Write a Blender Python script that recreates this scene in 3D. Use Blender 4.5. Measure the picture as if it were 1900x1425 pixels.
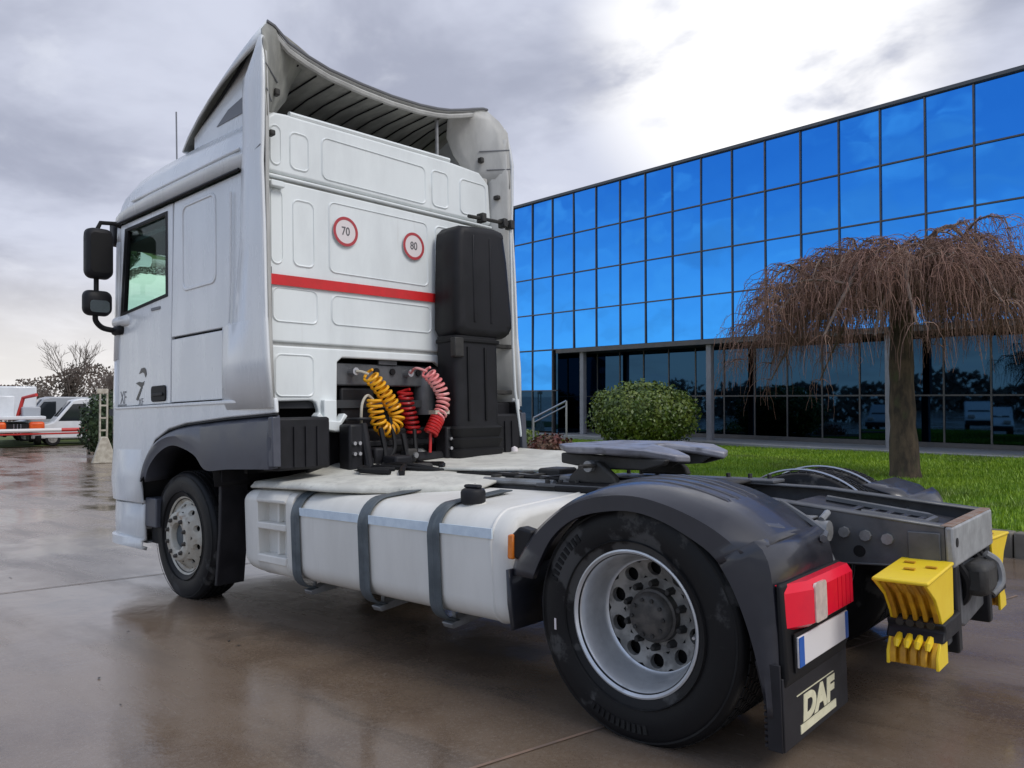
import bpy, bmesh, math, random
import numpy as np
from mathutils import Vector, Matrix, noise as mnoise
R = math.radians
random.seed(7); rng = np.random.default_rng(7)
for o in list(bpy.data.objects): bpy.data.objects.remove(o)
SC = bpy.context.scene; COL = SC.collection

# ------------------------------------------------------------ camera
cam_d = bpy.data.cameras.new("camera"); cam = bpy.data.objects.new("camera", cam_d); COL.objects.link(cam)
cam_d.sensor_width = 36; cam_d.lens = 36 * 1434.96 / 1900; cam_d.clip_end = 2000; cam_d.clip_start = .05
_f = Vector((0.66890175, -0.74309478, 0.01950902)).normalized()
_r = _f.cross(Vector((0, 0, 1))).normalized(); _u = _r.cross(_f)
_m = Matrix((_r, _u, -_f)).transposed().to_4x4(); _m.translation = (-1.78921224, 3.9615686, 1.42852237)
cam.matrix_world = _m
SC.camera = cam

# ------------------------------------------------------------ world: broken overcast sky
SUN_AZ, SUN_EL = -172, 50           # degrees, azimuth counted from +X towards +Y
world = bpy.data.worlds.new("World"); SC.world = world; world.use_nodes = True
nt = world.node_tree; nt.nodes.clear(); N = nt.nodes.new; L = nt.links.new
def wmath(op, a, b=None, clamp=False):
    n = N("ShaderNodeMath"); n.operation = op; n.use_clamp = clamp
    for i, v in enumerate((a, b)):
        if v is None: continue
        if isinstance(v, (int, float)): n.inputs[i].default_value = v
        else: L(v, n.inputs[i])
    return n.outputs[0]
def wmix(f, a, b):
    n = N("ShaderNodeMix"); n.data_type = 'RGBA'
    for s, v in ((n.inputs[0], f), (n.inputs[6], a), (n.inputs[7], b)):
        if isinstance(v, tuple): s.default_value = (*v, 1)
        elif isinstance(v, (int, float)): s.default_value = v
        else: L(v, s)
    return n.outputs[2]
def wramp(f, p0, p1):
    n = N("ShaderNodeMapRange"); n.interpolation_type = 'SMOOTHSTEP'; n.clamp = True
    L(f, n.inputs[0]); n.inputs[1].default_value = p0; n.inputs[2].default_value = p1
    return n.outputs[0]
tc = N("ShaderNodeTexCoord"); sep = N("ShaderNodeSeparateXYZ"); L(tc.outputs["Generated"], sep.inputs[0])
dx, dy, dz = sep.outputs
zc = wmath('MAXIMUM', dz, 0.0); den = wmath('ADD', zc, 0.22)
comb = N("ShaderNodeCombineXYZ"); L(wmath('DIVIDE', dx, den), comb.inputs[0]); L(wmath('DIVIDE', dy, den), comb.inputs[1])
def wnoise(scale, detail, rough, off):
    mp = N("ShaderNodeMapping"); L(comb.outputs[0], mp.inputs[0]); mp.inputs["Location"].default_value = off
    n = N("ShaderNodeTexNoise"); L(mp.outputs[0], n.inputs["Vector"])
    n.inputs["Scale"].default_value = scale; n.inputs["Detail"].default_value = detail; n.inputs["Roughness"].default_value = rough
    n.inputs["Distortion"].default_value = .25
    return n.outputs["Fac"]
def wdot(d):
    n = N("ShaderNodeVectorMath"); n.operation = 'DOT_PRODUCT'; L(tc.outputs["Generated"], n.inputs[0])
    n.inputs[1].default_value = Vector(d).normalized(); return n.outputs["Value"]
n1 = wnoise(1.5, 6, .55, (3.2, 1.1, 0)); n2 = wnoise(4.5, 5, .55, (7.2, 4.1, 0))
sky = N("ShaderNodeTexSky"); sky.sky_type = 'NISHITA'; sky.sun_disc = False
sky.sun_elevation = R(SUN_EL); sky.sun_rotation = R(90 - SUN_AZ)
SKYK = 0.1
def k(c): return tuple(v / SKYK for v in c)
body = wmix(wramp(n1, .36, .62), k((.34, .365, .46)), k((.55, .58, .69)))
body = wmix(wmath('MULTIPLY', wramp(n2, .54, .76), .30), body, k((.76, .79, .86)))
gap = wmath('MULTIPLY', wramp(wdot((.37, -.835, .405)), .970, .999), wramp(wmath('ADD', wmath('MULTIPLY', n1, .6), wmath('MULTIPLY', n2, .4)), .36, .56))
body = wmix(gap, body, k((1.05, 1.04, 1.03)))
low = wramp(dz, .20, .02)
body = wmix(wmath('MULTIPLY', low, .70), body, k((.86, .82, .76)))
# towards the open side (behind the camera) the cloud breaks and blue sky shows, as the facade mirrors it
openf = wmath('MULTIPLY', wramp(wdot((.2, 1, .1)), .05, .6), wramp(n1, .66, .48))
clear = wmix(.35, wmix(wramp(dz, .03, .30), k((1.30, 1.30, 1.28)), k((.36, .50, .78))), sky.outputs[0])
clear = wmix(wmath('MULTIPLY', wramp(n2, .50, .68), .55), clear, k((.86, .89, .94)))
col = wmix(wmath('MULTIPLY', openf, .92), body, clear)
bgn = N("ShaderNodeBackground"); L(col, bgn.inputs[0]); bgn.inputs[1].default_value = SKYK
out = N("ShaderNodeOutputWorld"); L(bgn.outputs[0], out.inputs[0])
# ------------------------------------------------------------ sun behind thin cloud
sl = bpy.data.lights.new("sun", 'SUN'); sl.energy = 1.5; sl.angle = R(24); sl.color = (1, .965, .91)
so = bpy.data.objects.new("sun", sl); COL.objects.link(so)
sd = Vector((math.cos(R(SUN_AZ)) * math.cos(R(SUN_EL)), math.sin(R(SUN_AZ)) * math.cos(R(SUN_EL)), math.sin(R(SUN_EL))))
so.rotation_euler = sd.to_track_quat('Z', 'Y').to_euler(); so.location = sd * 40
vs = SC.view_settings; vs.view_transform = 'Standard'; vs.look = 'None'; vs.gamma = 1; vs.exposure = 0.26
try: vs.use_curve_mapping = False
except Exception: pass

# ------------------------------------------------------------ materials
MATS = {}
def mat(name, c1, c2=None, rough=.5, rough2=None, metal=0, scale=4, stretch=(1, 1, 1), lo=.35, hi=.65, bump=0, bscale=60, bstretch=(1, 1, 1), detail=6, spec=.5, coat=0, ior=1.5, alpha=None, trans=0, dirt=None):
    m = bpy.data.materials.new(name); m.use_nodes = True; t = m.node_tree; b = t.nodes["Principled BSDF"]
    MATS[name] = m
    b.inputs["Base Color"].default_value = (*c1, 1); b.inputs["Roughness"].default_value = rough; b.inputs["Metallic"].default_value = metal
    b.inputs["Specular IOR Level"].default_value = spec; b.inputs["IOR"].default_value = ior
    if coat: b.inputs["Coat Weight"].default_value = coat; b.inputs["Coat Roughness"].default_value = .08
    if trans: b.inputs["Transmission Weight"].default_value = trans
    tc = t.nodes.new("ShaderNodeTexCoord")
    def nz(s, st, det=detail, loc=(0, 0, 0)):
        mp = t.nodes.new("ShaderNodeMapping"); t.links.new(tc.outputs["Object"], mp.inputs[0]); mp.inputs["Scale"].default_value = st; mp.inputs["Location"].default_value = loc
        n = t.nodes.new("ShaderNodeTexNoise"); t.links.new(mp.outputs[0], n.inputs["Vector"]); n.inputs["Scale"].default_value = s; n.inputs["Detail"].default_value = det; n.inputs["Roughness"].default_value = .6
        return n.outputs["Fac"]
    def rmp(f, a, c):
        r = t.nodes.new("ShaderNodeMapRange"); r.interpolation_type = 'SMOOTHSTEP'; t.links.new(f, r.inputs[0]); r.inputs[1].default_value = a; r.inputs[2].default_value = c
        return r.outputs[0]
    if c2 or rough2 is not None:
        f = rmp(nz(scale, stretch), lo, hi)
        if c2:
            mx = t.nodes.new("ShaderNodeMix"); mx.data_type = 'RGBA'; t.links.new(f, mx.inputs[0]); mx.inputs[6].default_value = (*c1, 1); mx.inputs[7].default_value = (*c2, 1)
            o = mx.outputs[2]
            if dirt:
                f2 = rmp(nz(dirt[1], dirt[2], 8, (3, 5, 1)), dirt[3], dirt[4]); m2 = t.nodes.new("ShaderNodeMix"); m2.data_type = 'RGBA'
                t.links.new(f2, m2.inputs[0]); t.links.new(o, m2.inputs[6]); m2.inputs[7].default_value = (*dirt[0], 1); o = m2.outputs[2]
            t.links.new(o, b.inputs["Base Color"])
        if rough2 is not None:
            mr = t.nodes.new("ShaderNodeMapRange"); t.links.new(f, mr.inputs[0]); mr.inputs[3].default_value = rough; mr.inputs[4].default_value = rough2
            t.links.new(mr.outputs[0], b.inputs["Roughness"])
    if bump:
        bp = t.nodes.new("ShaderNodeBump"); bp.inputs["Strength"].default_value = bump; bp.inputs["Distance"].default_value = .01
        t.links.new(nz(bscale, bstretch), bp.inputs["Height"]); t.links.new(bp.outputs[0], b.inputs["Normal"])
    return m
mat("white_paint", (.77, .79, .80), (.70, .72, .73), .20, .32, scale=2.2, stretch=(1.5, 1.5, .35), coat=.3, dirt=((.48, .48, .46), 5, (1.5, 1.5, .25), .66, 1.0), bump=.02, bscale=3)
mat("rear_white", (.76, .80, .80), (.67, .705, .71), .34, .46, scale=2.5, stretch=(1, 1, .35), dirt=((.50, .50, .47), 7, (1, 1.6, .22), .60, .95), bump=.02, bscale=5)
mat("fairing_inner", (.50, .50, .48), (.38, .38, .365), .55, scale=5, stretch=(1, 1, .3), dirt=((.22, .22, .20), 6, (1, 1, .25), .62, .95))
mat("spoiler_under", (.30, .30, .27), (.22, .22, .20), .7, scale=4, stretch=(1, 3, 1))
mat("seal_black", (.007, .007, .008), rough=.6, spec=.3)
mat("black_plastic", (.0085, .0085, .010), (.014, .014, .017), .45, .62, scale=7, bump=.05, bscale=300, spec=.3)
mat("grey_plastic", (.055, .06, .078), (.075, .08, .10), .34, .46, scale=4, bump=.04, bscale=260)
mat("fender_plastic", (.017, .018, .025), (.025, .026, .034), 0.30, .44, scale=5, coat=.3, bump=.03, bscale=220)
mat("rubber", (.008, .008, .009), (.020, .020, .019), .6, .8, scale=5, lo=.45, hi=.7, bump=.08, bscale=140, spec=.25)
mat("sidewall", (.006, .006, .007), (.060, .059, .058), .5, .75, scale=3.6, lo=.54, hi=.60, bump=.05, bscale=90, spec=.28)
mat("rim_silver", (.70, .71, .72), (.56, .57, .58), .30, .42, metal=.6, scale=7, dirt=((.30, .28, .25), 12, (1, 1, 1), .6, .85))
mat("disc_grey", (.34, .33, .31), (.18, .175, .165), .55, .7, metal=.35, scale=9, dirt=((.05, .045, .04), 16, (1, 1, 1), .55, .8))
mat("rim_white", (.58, .56, .49), (.44, .40, .33), .5, .7, scale=9, dirt=((.28, .18, .11), 12, (1, 1, 1), .56, .74))
mat("hub_dirty", (.06, .057, .053), (.11, .10, .09), .6, metal=.4, scale=20)
mat("tank_white", (.74, .725, .68), (.65, .635, .59), .38, .52, scale=2.2, stretch=(1.5, 1, .4), dirt=((.44, .42, .37), 6, (2.2, 1, .16), .60, .95), bump=.02, bscale=4)
mat("deck_white", (.68, .67, .60), (.52, .51, .46), .55, .7, scale=6, dirt=((.26, .25, .22), 14, (1, 1, 1), .58, .8), bump=.15, bscale=120)
mat("strap_grey", (.085, .105, .12), (.06, .075, .085), .42, .55, scale=9)
mat("frame_grey", (.10, .104, .112), (.065, .068, .073), .36, .52, scale=7, dirt=((.10, .085, .07), 9, (1, 1, 1), .62, .85), bump=.05, bscale=90)
mat("plate_steel", (.42, .43, .44), (.28, .285, .29), .5, .65, metal=.4, scale=8, dirt=((.17, .09, .05), 7, (1, 1, 1.5), .6, .8), bump=.1, bscale=70)
mat("rust_edge", (.20, .11, .07), (.25, .20, .17), .75, scale=18)
mat("wheel_plate", (.30, .30, .335), (.20, .20, .23), .36, .5, metal=.35, scale=5, dirt=((.05, .047, .045), 7, (1, 1, 1), .50, .72), bump=.05, bscale=50)
mat("dark_iron", (.018, .017, .016), (.04, .038, .035), .5, .8, scale=14, bump=.2, bscale=60)
mat("bright_metal", (.5, .5, .52), rough=.3, metal=.9)
mat("grey_pipe", (.30, .31, .32), (.2, .2, .2), .4, metal=.4, scale=10)
mat("yellow_plastic", (.86, .62, .015), (.80, .55, .02), .38, .5, scale=6, dirt=((.50, .30, .03), 15, (1, 1, 1), .64, .86))
mat("amber_plastic", (.66, .36, .012), (.42, .20, .012), .5, scale=10)
mat("coil_yellow", (.85, .42, .01), (.75, .34, .01), .35, scale=8)
mat("coil_red", (.55, .02, .02), (.42, .015, .015), .35, scale=8)
mat("coil_pink", (.78, .20, .20), (.82, .42, .40), .4, scale=8)
mat("red_tape", (.62, .018, .022), (.54, .02, .02), .4, scale=8)
mat("sign_red", (.42, .045, .055), rough=.45)
mat("sign_white", (.72, .66, .66), rough=.45)
mat("sign_ink", (.12, .115, .125), rough=.5)
mat("decal_black", (.02, .021, .025), rough=.4)
mat("decal_grey", (.16, .165, .18), rough=.45)
mat("reflect_strip", (.66, .76, .84), (.56, .66, .75), .3, scale=14)
mat("lamp_red", (.78, .010, .035), (.68, .008, .035), .22, scale=5, spec=.4)
mat("lamp_clear", (.75, .62, .55), (.6, .5, .45), .18, scale=30, coat=.6)
mat("lamp_amber", (.75, .20, .008), (.62, .15, .006), .18, scale=10, coat=.5)
mat("plate_white", (.74, .72, .72), rough=.4)
mat("plate_blue", (.012, .10, .42), rough=.4)
mat("flap_black", (.011, .0105, .013), (.018, .017, .020), .5, .65, scale=8, spec=.35)
mat("print_cream", (.76, .73, .52), (.66, .63, .44), .5, scale=20)
mat("cab_glass", (.72, .93, .84), rough=.0, trans=1, ior=1.12)
mat("mirror_glass", (.75, .77, .8), rough=.02, metal=1)
mat("interior_dark", (.035, .038, .042), rough=.7)
mat("interior_pale", (.28, .31, .30), rough=.7)
mat("facade_glass", (.040, .285, .79), (.044, .30, .81), .02, metal=1, scale=.6)
mat("shaded_glass", (.018, .048, .09), rough=.02, metal=1)  # facade's blue glass, with the ground floor shade put into its colour
mat("mullion_grey", (.085, .085, .085), (.11, .10, .095), .45, metal=.3, scale=5)
mat("soffit_dark", (.035, .032, .032), rough=.6)
mat("column_grey", (.27, .265, .28), (.22, .22, .23), .5, scale=4)
mat("roof_trim", (.10, .105, .11), rough=.4, metal=.4)
mat("inner_wall", (.05, .05, .055), rough=.8)
mat("pavement", (.34, .335, .32), (.27, .265, .255), .35, .55, scale=1.5, bump=.1, bscale=60)
mat("kerb_stone", (.12, .105, .085), (.19, .17, .14), .55, .75, scale=3, dirt=((.06, .06, .035), 5, (1, 1, 1), .55, .8), bump=.3, bscale=40)
mat("lawn_soil", (.055, .105, .012), (.085, .165, .014), .9, scale=1.6, bump=.4, bscale=50)
mat("bark", (.12, .085, .052), (.05, .037, .026), .9, scale=10, stretch=(1, 1, .35), bump=.9, bscale=26, bstretch=(1, 1, .3), dirt=((.075, .08, .035), 5, (1, 1, .6), .55, .75))
mat("limb_bark", (.13, .09, .07), (.21, .16, .13), .85, scale=7)
mat("twig_brown", (.25, .135, .10), (.18, .105, .075), .8, scale=1.2, dirt=((.32, .21, .15), 3, (1, 1, 1), .55, .7))
mat("far_bark", (.17, .14, .12), rough=.9)
mat("shrub_leaf", (.075, .125, .016), (.16, .20, .026), .45, scale=2.4, dirt=((.035, .065, .012), 5, (1, 1, 1), .5, .7))
mat("hedge_leaf", (.018, .04, .010), (.03, .055, .014), .6, scale=2)
mat("red_leaf", (.13, .03, .022), (.09, .05, .02), .6, scale=3)
mat("bed_soil", (.05, .038, .028), (.08, .06, .045), .95, scale=5, bump=.6, bscale=30)
mat("van_white", (.72, .74, .76), (.65, .67, .69), .3, scale=2, coat=.3)
mat("van_grey", (.36, .38, .41), rough=.35)
mat("car_glass", (.02, .025, .03), rough=.05, spec=.8)
mat("orange_paint", (.80, .115, .012), (.68, .08, .012), .4, scale=4)
mat("barrier_red", (.52, .035, .03), rough=.45)
mat("barrier_white", (.72, .70, .68), rough=.45)
mat("cream_paint", (.56, .52, .43), (.38, .34, .27), .6, scale=5)
mat("post_brown", (.16, .13, .115), rough=.7)
mat("joint_filler", (.26, .17, .12), (.16, .12, .10), .6, scale=6)
mat("house_wall", (.42, .38, .33), rough=.8); mat("house_roof", (.16, .085, .06), rough=.85)
mat("steel_rail", (.36, .37, .38), rough=.3, metal=.8)
mat("verge_green", (.06, .085, .02), (.10, .13, .025), .9, scale=.8)
mat("far_leaf", (.12, .09, .075), (.08, .07, .055), .9, scale=.3)

def warp_glass():
    t = MATS["facade_glass"].node_tree; b = t.nodes["Principled BSDF"]; g = t.nodes.new("ShaderNodeNewGeometry"); n = t.nodes.new("ShaderNodeTexNoise"); bp = t.nodes.new("ShaderNodeBump")
    t.links.new(g.outputs["Position"], n.inputs["Vector"]); n.inputs["Scale"].default_value = 1.1; n.inputs["Detail"].default_value = 1
    t.links.new(n.outputs["Fac"], bp.inputs["Height"]); bp.inputs["Strength"].default_value = 1; bp.inputs["Distance"].default_value = .006; t.links.new(bp.outputs[0], b.inputs["Normal"])
warp_glass()
def grass_material():
    m = bpy.data.materials.new("grass_blade"); m.use_nodes = True; t = m.node_tree; b = t.nodes["Principled BSDF"]
    g = t.nodes.new("ShaderNodeNewGeometry"); mx = t.nodes.new("ShaderNodeMix"); mx.data_type = 'RGBA'
    n = t.nodes.new("ShaderNodeTexNoise"); tc = t.nodes.new("ShaderNodeTexCoord"); t.links.new(tc.outputs["Object"], n.inputs["Vector"]); n.inputs["Scale"].default_value = .9; n.inputs["Detail"].default_value = 5
    a = t.nodes.new("ShaderNodeMath"); a.operation = 'MULTIPLY_ADD'; t.links.new(g.outputs["Random Per Island"], a.inputs[0]); a.inputs[1].default_value = .5
    r = t.nodes.new("ShaderNodeMapRange"); t.links.new(n.outputs["Fac"], r.inputs[0]); r.inputs[1].default_value = .35; r.inputs[2].default_value = .65; r.inputs[4].default_value = .55
    t.links.new(r.outputs[0], a.inputs[2]); t.links.new(a.outputs[0], mx.inputs[0])
    mx.inputs[6].default_value = (.13, .26, .008, 1); mx.inputs[7].default_value = (.30, .44, .022, 1)
    n2 = t.nodes.new("ShaderNodeTexNoise"); t.links.new(tc.outputs["Object"], n2.inputs["Vector"]); n2.inputs["Scale"].default_value = .55; n2.inputs["Detail"].default_value = 7; n2.inputs["Roughness"].default_value = .7
    r2 = t.nodes.new("ShaderNodeMapRange"); r2.interpolation_type = 'SMOOTHSTEP'; t.links.new(n2.outputs["Fac"], r2.inputs[0]); r2.inputs[1].default_value = .50; r2.inputs[2].default_value = .68; r2.inputs[4].default_value = .75
    m2 = t.nodes.new("ShaderNodeMix"); m2.data_type = 'RGBA'; t.links.new(r2.outputs[0], m2.inputs[0]); t.links.new(mx.outputs[2], m2.inputs[6]); m2.inputs[7].default_value = (.11, .15, .025, 1)
    t.links.new(m2.outputs[2], b.inputs["Base Color"]); b.inputs["Roughness"].default_value = .5
    b.inputs["Subsurface Weight"].default_value = 0
    MATS["grass_blade"] = m
grass_material()

def yard_material():
    m = bpy.data.materials.new("wet_concrete"); m.use_nodes = True; t = m.node_tree; b = t.nodes["Principled BSDF"]; MATS["wet_concrete"] = m
    tc = t.nodes.new("ShaderNodeTexCoord")
    def nz(s, st, det, loc=(0, 0, 0), rot=0, rough=.6):
        mp = t.nodes.new("ShaderNodeMapping"); t.links.new(tc.outputs["Object"], mp.inputs[0]); mp.inputs["Scale"].default_value = st; mp.inputs["Location"].default_value = loc; mp.inputs["Rotation"].default_value = (0, 0, rot)
        n = t.nodes.new("ShaderNodeTexNoise"); t.links.new(mp.outputs[0], n.inputs["Vector"]); n.inputs["Scale"].default_value = s; n.inputs["Detail"].default_value = det; n.inputs["Roughness"].default_value = rough
        return n.outputs["Fac"]
    def rmp(f, a, c, lo=0, hi=1):
        r = t.nodes.new("ShaderNodeMapRange"); r.interpolation_type = 'SMOOTHSTEP'; t.links.new(f, r.inputs[0]); r.inputs[1].default_value = a; r.inputs[2].default_value = c; r.inputs[3].default_value = lo; r.inputs[4].default_value = hi
        return r.outputs[0]
    def mix(f, a, c):
        x = t.nodes.new("ShaderNodeMix"); x.data_type = 'RGBA'
        for s, v in ((x.inputs[0], f), (x.inputs[6], a), (x.inputs[7], c)):
            if isinstance(v, tuple): s.default_value = (*v, 1)
            elif isinstance(v, (int, float)): s.default_value = v
            else: t.links.new(v, s)
        return x.outputs[2]
    wet = rmp(nz(.45, (1, 1.6, 1), 6, (2, 1, 0), R(25)), .36, .62)          # 1 = drier
    fine = nz(55, (1, 1, 1), 5); grit = nz(210, (1, 1, 1), 2); med = nz(2.3, (1, 1, 1), 7, (5, 2, 0)); streak = nz(1.1, (.5, 3.2, 1), 6, (1, 7, 0), R(-35))
    c = mix(rmp(med, .3, .7), (.125, .084, .056), (.18, .128, .086))
    c = mix(wet, c, (.21, .158, .117))
    c = mix(rmp(streak, .50, .75, 0, .6), c, (.075, .056, .043))
    c = mix(rmp(fine, .45, .75, 0, .45), c, (.24, .20, .165))
    c = mix(rmp(grit, .60, .72, 0, .5), c, (.32, .28, .235)); c = mix(rmp(grit, .40, .30, 0, .6), c, (.035, .029, .024))
    stain = nz(.9, (1, 1, 1), 5, (8, 3, 0)); c = mix(rmp(stain, .58, .72, 0, .55), c, (.05, .039, .032))
    t.links.new(c, b.inputs["Base Color"])
    a = t.nodes.new("ShaderNodeMath"); a.operation = 'ADD'
    t.links.new(rmp(wet, 0, 1, .06, .24), a.inputs[0]); t.links.new(rmp(streak, .4, .7, 0, .09), a.inputs[1])
    t.links.new(a.outputs[0], b.inputs["Roughness"])
    b.inputs["Specular IOR Level"].default_value = .5; b.inputs["IOR"].default_value = 2.0
    hgt = t.nodes.new("ShaderNodeMath"); hgt.operation = 'MULTIPLY_ADD'; t.links.new(fine, hgt.inputs[0]); hgt.inputs[1].default_value = .25
    t.links.new(nz(7, (1, 1, 1), 4), hgt.inputs[2])
    bp = t.nodes.new("ShaderNodeBump"); bp.inputs["Strength"].default_value = .16; bp.inputs["Distance"].default_value = .012
    t.links.new(hgt.outputs[0], bp.inputs["Height"]); t.links.new(bp.outputs[0], b.inputs["Normal"])
yard_material()

# ------------------------------------------------------------ mesh helpers
class MB:
    def __init__(s): s.v = []; s.f = []
    def add(s, vs, fs):
        n = len(s.v); s.v += [tuple(v) for v in vs]; s.f += [tuple(i + n for i in f) for f in fs]; return s
    def box(s, x0, x1, y0, y1, z0, z1, M=None):
        vs = [Vector((x, y, z)) for z in (z0, z1) for y in (y0, y1) for x in (x0, x1)]
        if M is not None: vs = [M @ v for v in vs]
        return s.add(vs, [(0, 2, 3, 1), (4, 5, 7, 6), (0, 1, 5, 4), (2, 6, 7, 3), (0, 4, 6, 2), (1, 3, 7, 5)])
    def prism(s, poly, ax, a, b):
        def p(u, w, t): return (t, u, w) if ax == 0 else (u, t, w) if ax == 1 else (u, w, t)
        n = len(poly); vs = [p(u, w, a) for u, w in poly] + [p(u, w, b) for u, w in poly]
        return s.add(vs, [tuple(range(n)), tuple(range(2 * n - 1, n - 1, -1))] + [(i, (i + 1) % n, n + (i + 1) % n, n + i) for i in range(n)])
    def frame(s, outer, inner, ax, a, b):      # plate with a hole, outer and inner with equal counts
        def p(u, w, t): return (t, u, w) if ax == 0 else (u, t, w) if ax == 1 else (u, w, t)
        n = len(outer); vs = [p(u, w, t) for t in (a, b) for q in (outer, inner) for u, w in q]; fs = []
        for i in range(n):
            j = (i + 1) % n
            fs += [(i, j, n + j, n + i), (2 * n + i, 3 * n + i, 3 * n + j, 2 * n + j), (i, 2 * n + i, 2 * n + j, j), (n + i, n + j, 3 * n + j, 3 * n + i)]
        return s.add(vs, fs)
    def tube(s, path, r, n=8, caps=True):
        P = [Vector(p) for p in path]; m = len(P); rs = r if isinstance(r, (list, tuple)) else [r] * m
        vs = []; up = None
        for i, p in enumerate(P):
            t = (P[min(i + 1, m - 1)] - P[max(i - 1, 0)]).normalized()
            if up is None: up = t.orthogonal().normalized()
            up = (up - t * up.dot(t))
            up = up.normalized() if up.length > 1e-6 else t.orthogonal().normalized()
            w = t.cross(up)
            vs += [p + (up * math.cos(2 * math.pi * q / n) + w * math.sin(2 * math.pi * q / n)) * rs[i] for q in range(n)]
        fs = [(i * n + q, i * n + (q + 1) % n, (i + 1) * n + (q + 1) % n, (i + 1) * n + q) for i in range(m - 1) for q in range(n)]
        if caps: fs += [tuple(range(n - 1, -1, -1)), tuple(range((m - 1) * n, m * n))]
        return s.add(vs, fs)
    def lathe(s, prof, c, ax, n=48, caps=False):   # prof: (radius, position along ax)
        vs = []; m = len(prof)
        for r, h in prof:
            for q in range(n):
                a = 2 * math.pi * q / n; u, w = r * math.cos(a), r * math.sin(a)
                vs.append((c[0] + h, c[1] + u, c[2] + w) if ax == 0 else (c[0] + u, c[1] + h, c[2] + w) if ax == 1 else (c[0] + u, c[1] + w, c[2] + h))
        fs = [(i * n + q, i * n + (q + 1) % n, (i + 1) * n + (q + 1) % n, (i + 1) * n + q) for i in range(m - 1) for q in range(n)]
        if caps: fs += [tuple(range(n)), tuple(range(m * n - 1, (m - 1) * n - 1, -1))]
        return s.add(vs, fs)
    def grid(s, rows, closed=False, caps=False):
        m, n = len(rows), len(rows[0]); vs = [p for r in rows for p in r]
        fs = [(i * n + q, i * n + (q + 1) % n, (i + 1) * n + (q + 1) % n, (i + 1) * n + q) for i in range(m - 1) for q in range(n if closed else n - 1)]
        if caps: fs += [tuple(range(n)), tuple(range(m * n - 1, (m - 1) * n - 1, -1))]
        return s.add(vs, fs)
    def cyl(s, p0, p1, r, n=16): return s.tube([p0, p1], r, n)

def smooth_path(pts, n=40):
    P = [Vector(p) for p in pts]; out = []
    for i in range(len(P) - 1):
        a, b, c, d = P[max(i - 1, 0)], P[i], P[i + 1], P[min(i + 2, len(P) - 1)]
        for q in range(n // (len(P) - 1)):
            t = q / (n // (len(P) - 1)); out.append(.5 * ((2 * b) + (c - a) * t + (2 * a - 5 * b + 4 * c - d) * t * t + (3 * b - a - 3 * c + d) * t ** 3))
    return out + [P[-1]]
def rs(pts, n):      # even stations along a smooth curve through pts
    pts = smooth_path(pts, 8 * (len(pts) - 1)); ls = [0]
    for a, b in zip(pts, pts[1:]): ls.append(ls[-1] + (b - a).length)
    out = []
    for i in range(n):
        t = ls[-1] * i / (n - 1); j = max(q for q in range(len(ls)) if ls[q] <= t + 1e-9); j = min(j, len(pts) - 2)
        out.append(tuple(pts[j].lerp(pts[j + 1], (t - ls[j]) / max(1e-9, ls[j + 1] - ls[j]))))
    return out
def rrect(u0, u1, w0, w1, r, n=4):
    r = min(r, (u1 - u0) / 2, (w1 - w0) / 2); pts = []
    for cx, cy, a0 in ((u1 - r, w1 - r, 0), (u0 + r, w1 - r, 90), (u0 + r, w0 + r, 180), (u1 - r, w0 + r, 270)):
        for i in range(n + 1):
            a = R(a0 + 90 * i / n); pts.append((cx + r * math.cos(a), cy + r * math.sin(a)))
    return pts
def inset(poly, d):
    cx = sum(p[0] for p in poly) / len(poly); cy = sum(p[1] for p in poly) / len(poly); o = []
    for x, y in poly:
        l = math.hypot(x - cx, y - cy); o.append((cx + (x - cx) * (l - d) / l, cy + (y - cy) * (l - d) / l))
    return o
def obj(name, mb, material, parent=None, bevel=0, seg=2, smooth=35, label=None, cat=None, group=None, kind=None, solid=0):
    me = bpy.data.meshes.new(name); me.from_pydata([tuple(v) for v in mb.v], [], mb.f); me.validate()
    bm = bmesh.new(); bm.from_mesh(me); bmesh.ops.recalc_face_normals(bm, faces=bm.faces); bm.to_mesh(me); bm.free()
    if smooth:
        me.polygons.foreach_set("use_smooth", [True] * len(me.polygons)); me.set_sharp_from_angle(angle=R(smooth))
    me.materials.append(MATS[material])
    o = bpy.data.objects.new(name, me); COL.objects.link(o)
    if parent: o.parent = parent
    if solid:
        md = o.modifiers.new("solid", 'SOLIDIFY'); md.thickness = solid; md.offset = 0
    if bevel:
        md = o.modifiers.new("bevel", 'BEVEL'); md.width = bevel; md.segments = seg; md.limit_method = 'ANGLE'; md.angle_limit = R(35)
        md.use_clamp_overlap = True
    tag(o, label, cat, group, kind); return o
def tag(o, label=None, cat=None, group=None, kind=None):
    for key, v in (("label", label), ("category", cat), ("group", group), ("kind", kind)):
        if v: o[key] = v
    return o
def empty(name, label=None, cat=None, group=None, parent=None, M=None, loc=None, rz=None):
    o = bpy.data.objects.new(name, None); COL.objects.link(o); o.empty_display_size = .2
    if parent: o.parent = parent
    if M is not None: o.matrix_world = M
    if loc is not None: o.location = loc
    if rz is not None: o.rotation_euler = (0, 0, rz)
    return tag(o, label, cat, group)
def share(src, name, parent, M):
    o = src.copy(); o.name = name; COL.objects.link(o); o.parent = parent; o.matrix_local = M
    for key in ("label",):
        if key in o: del o[key]
    return o
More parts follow.
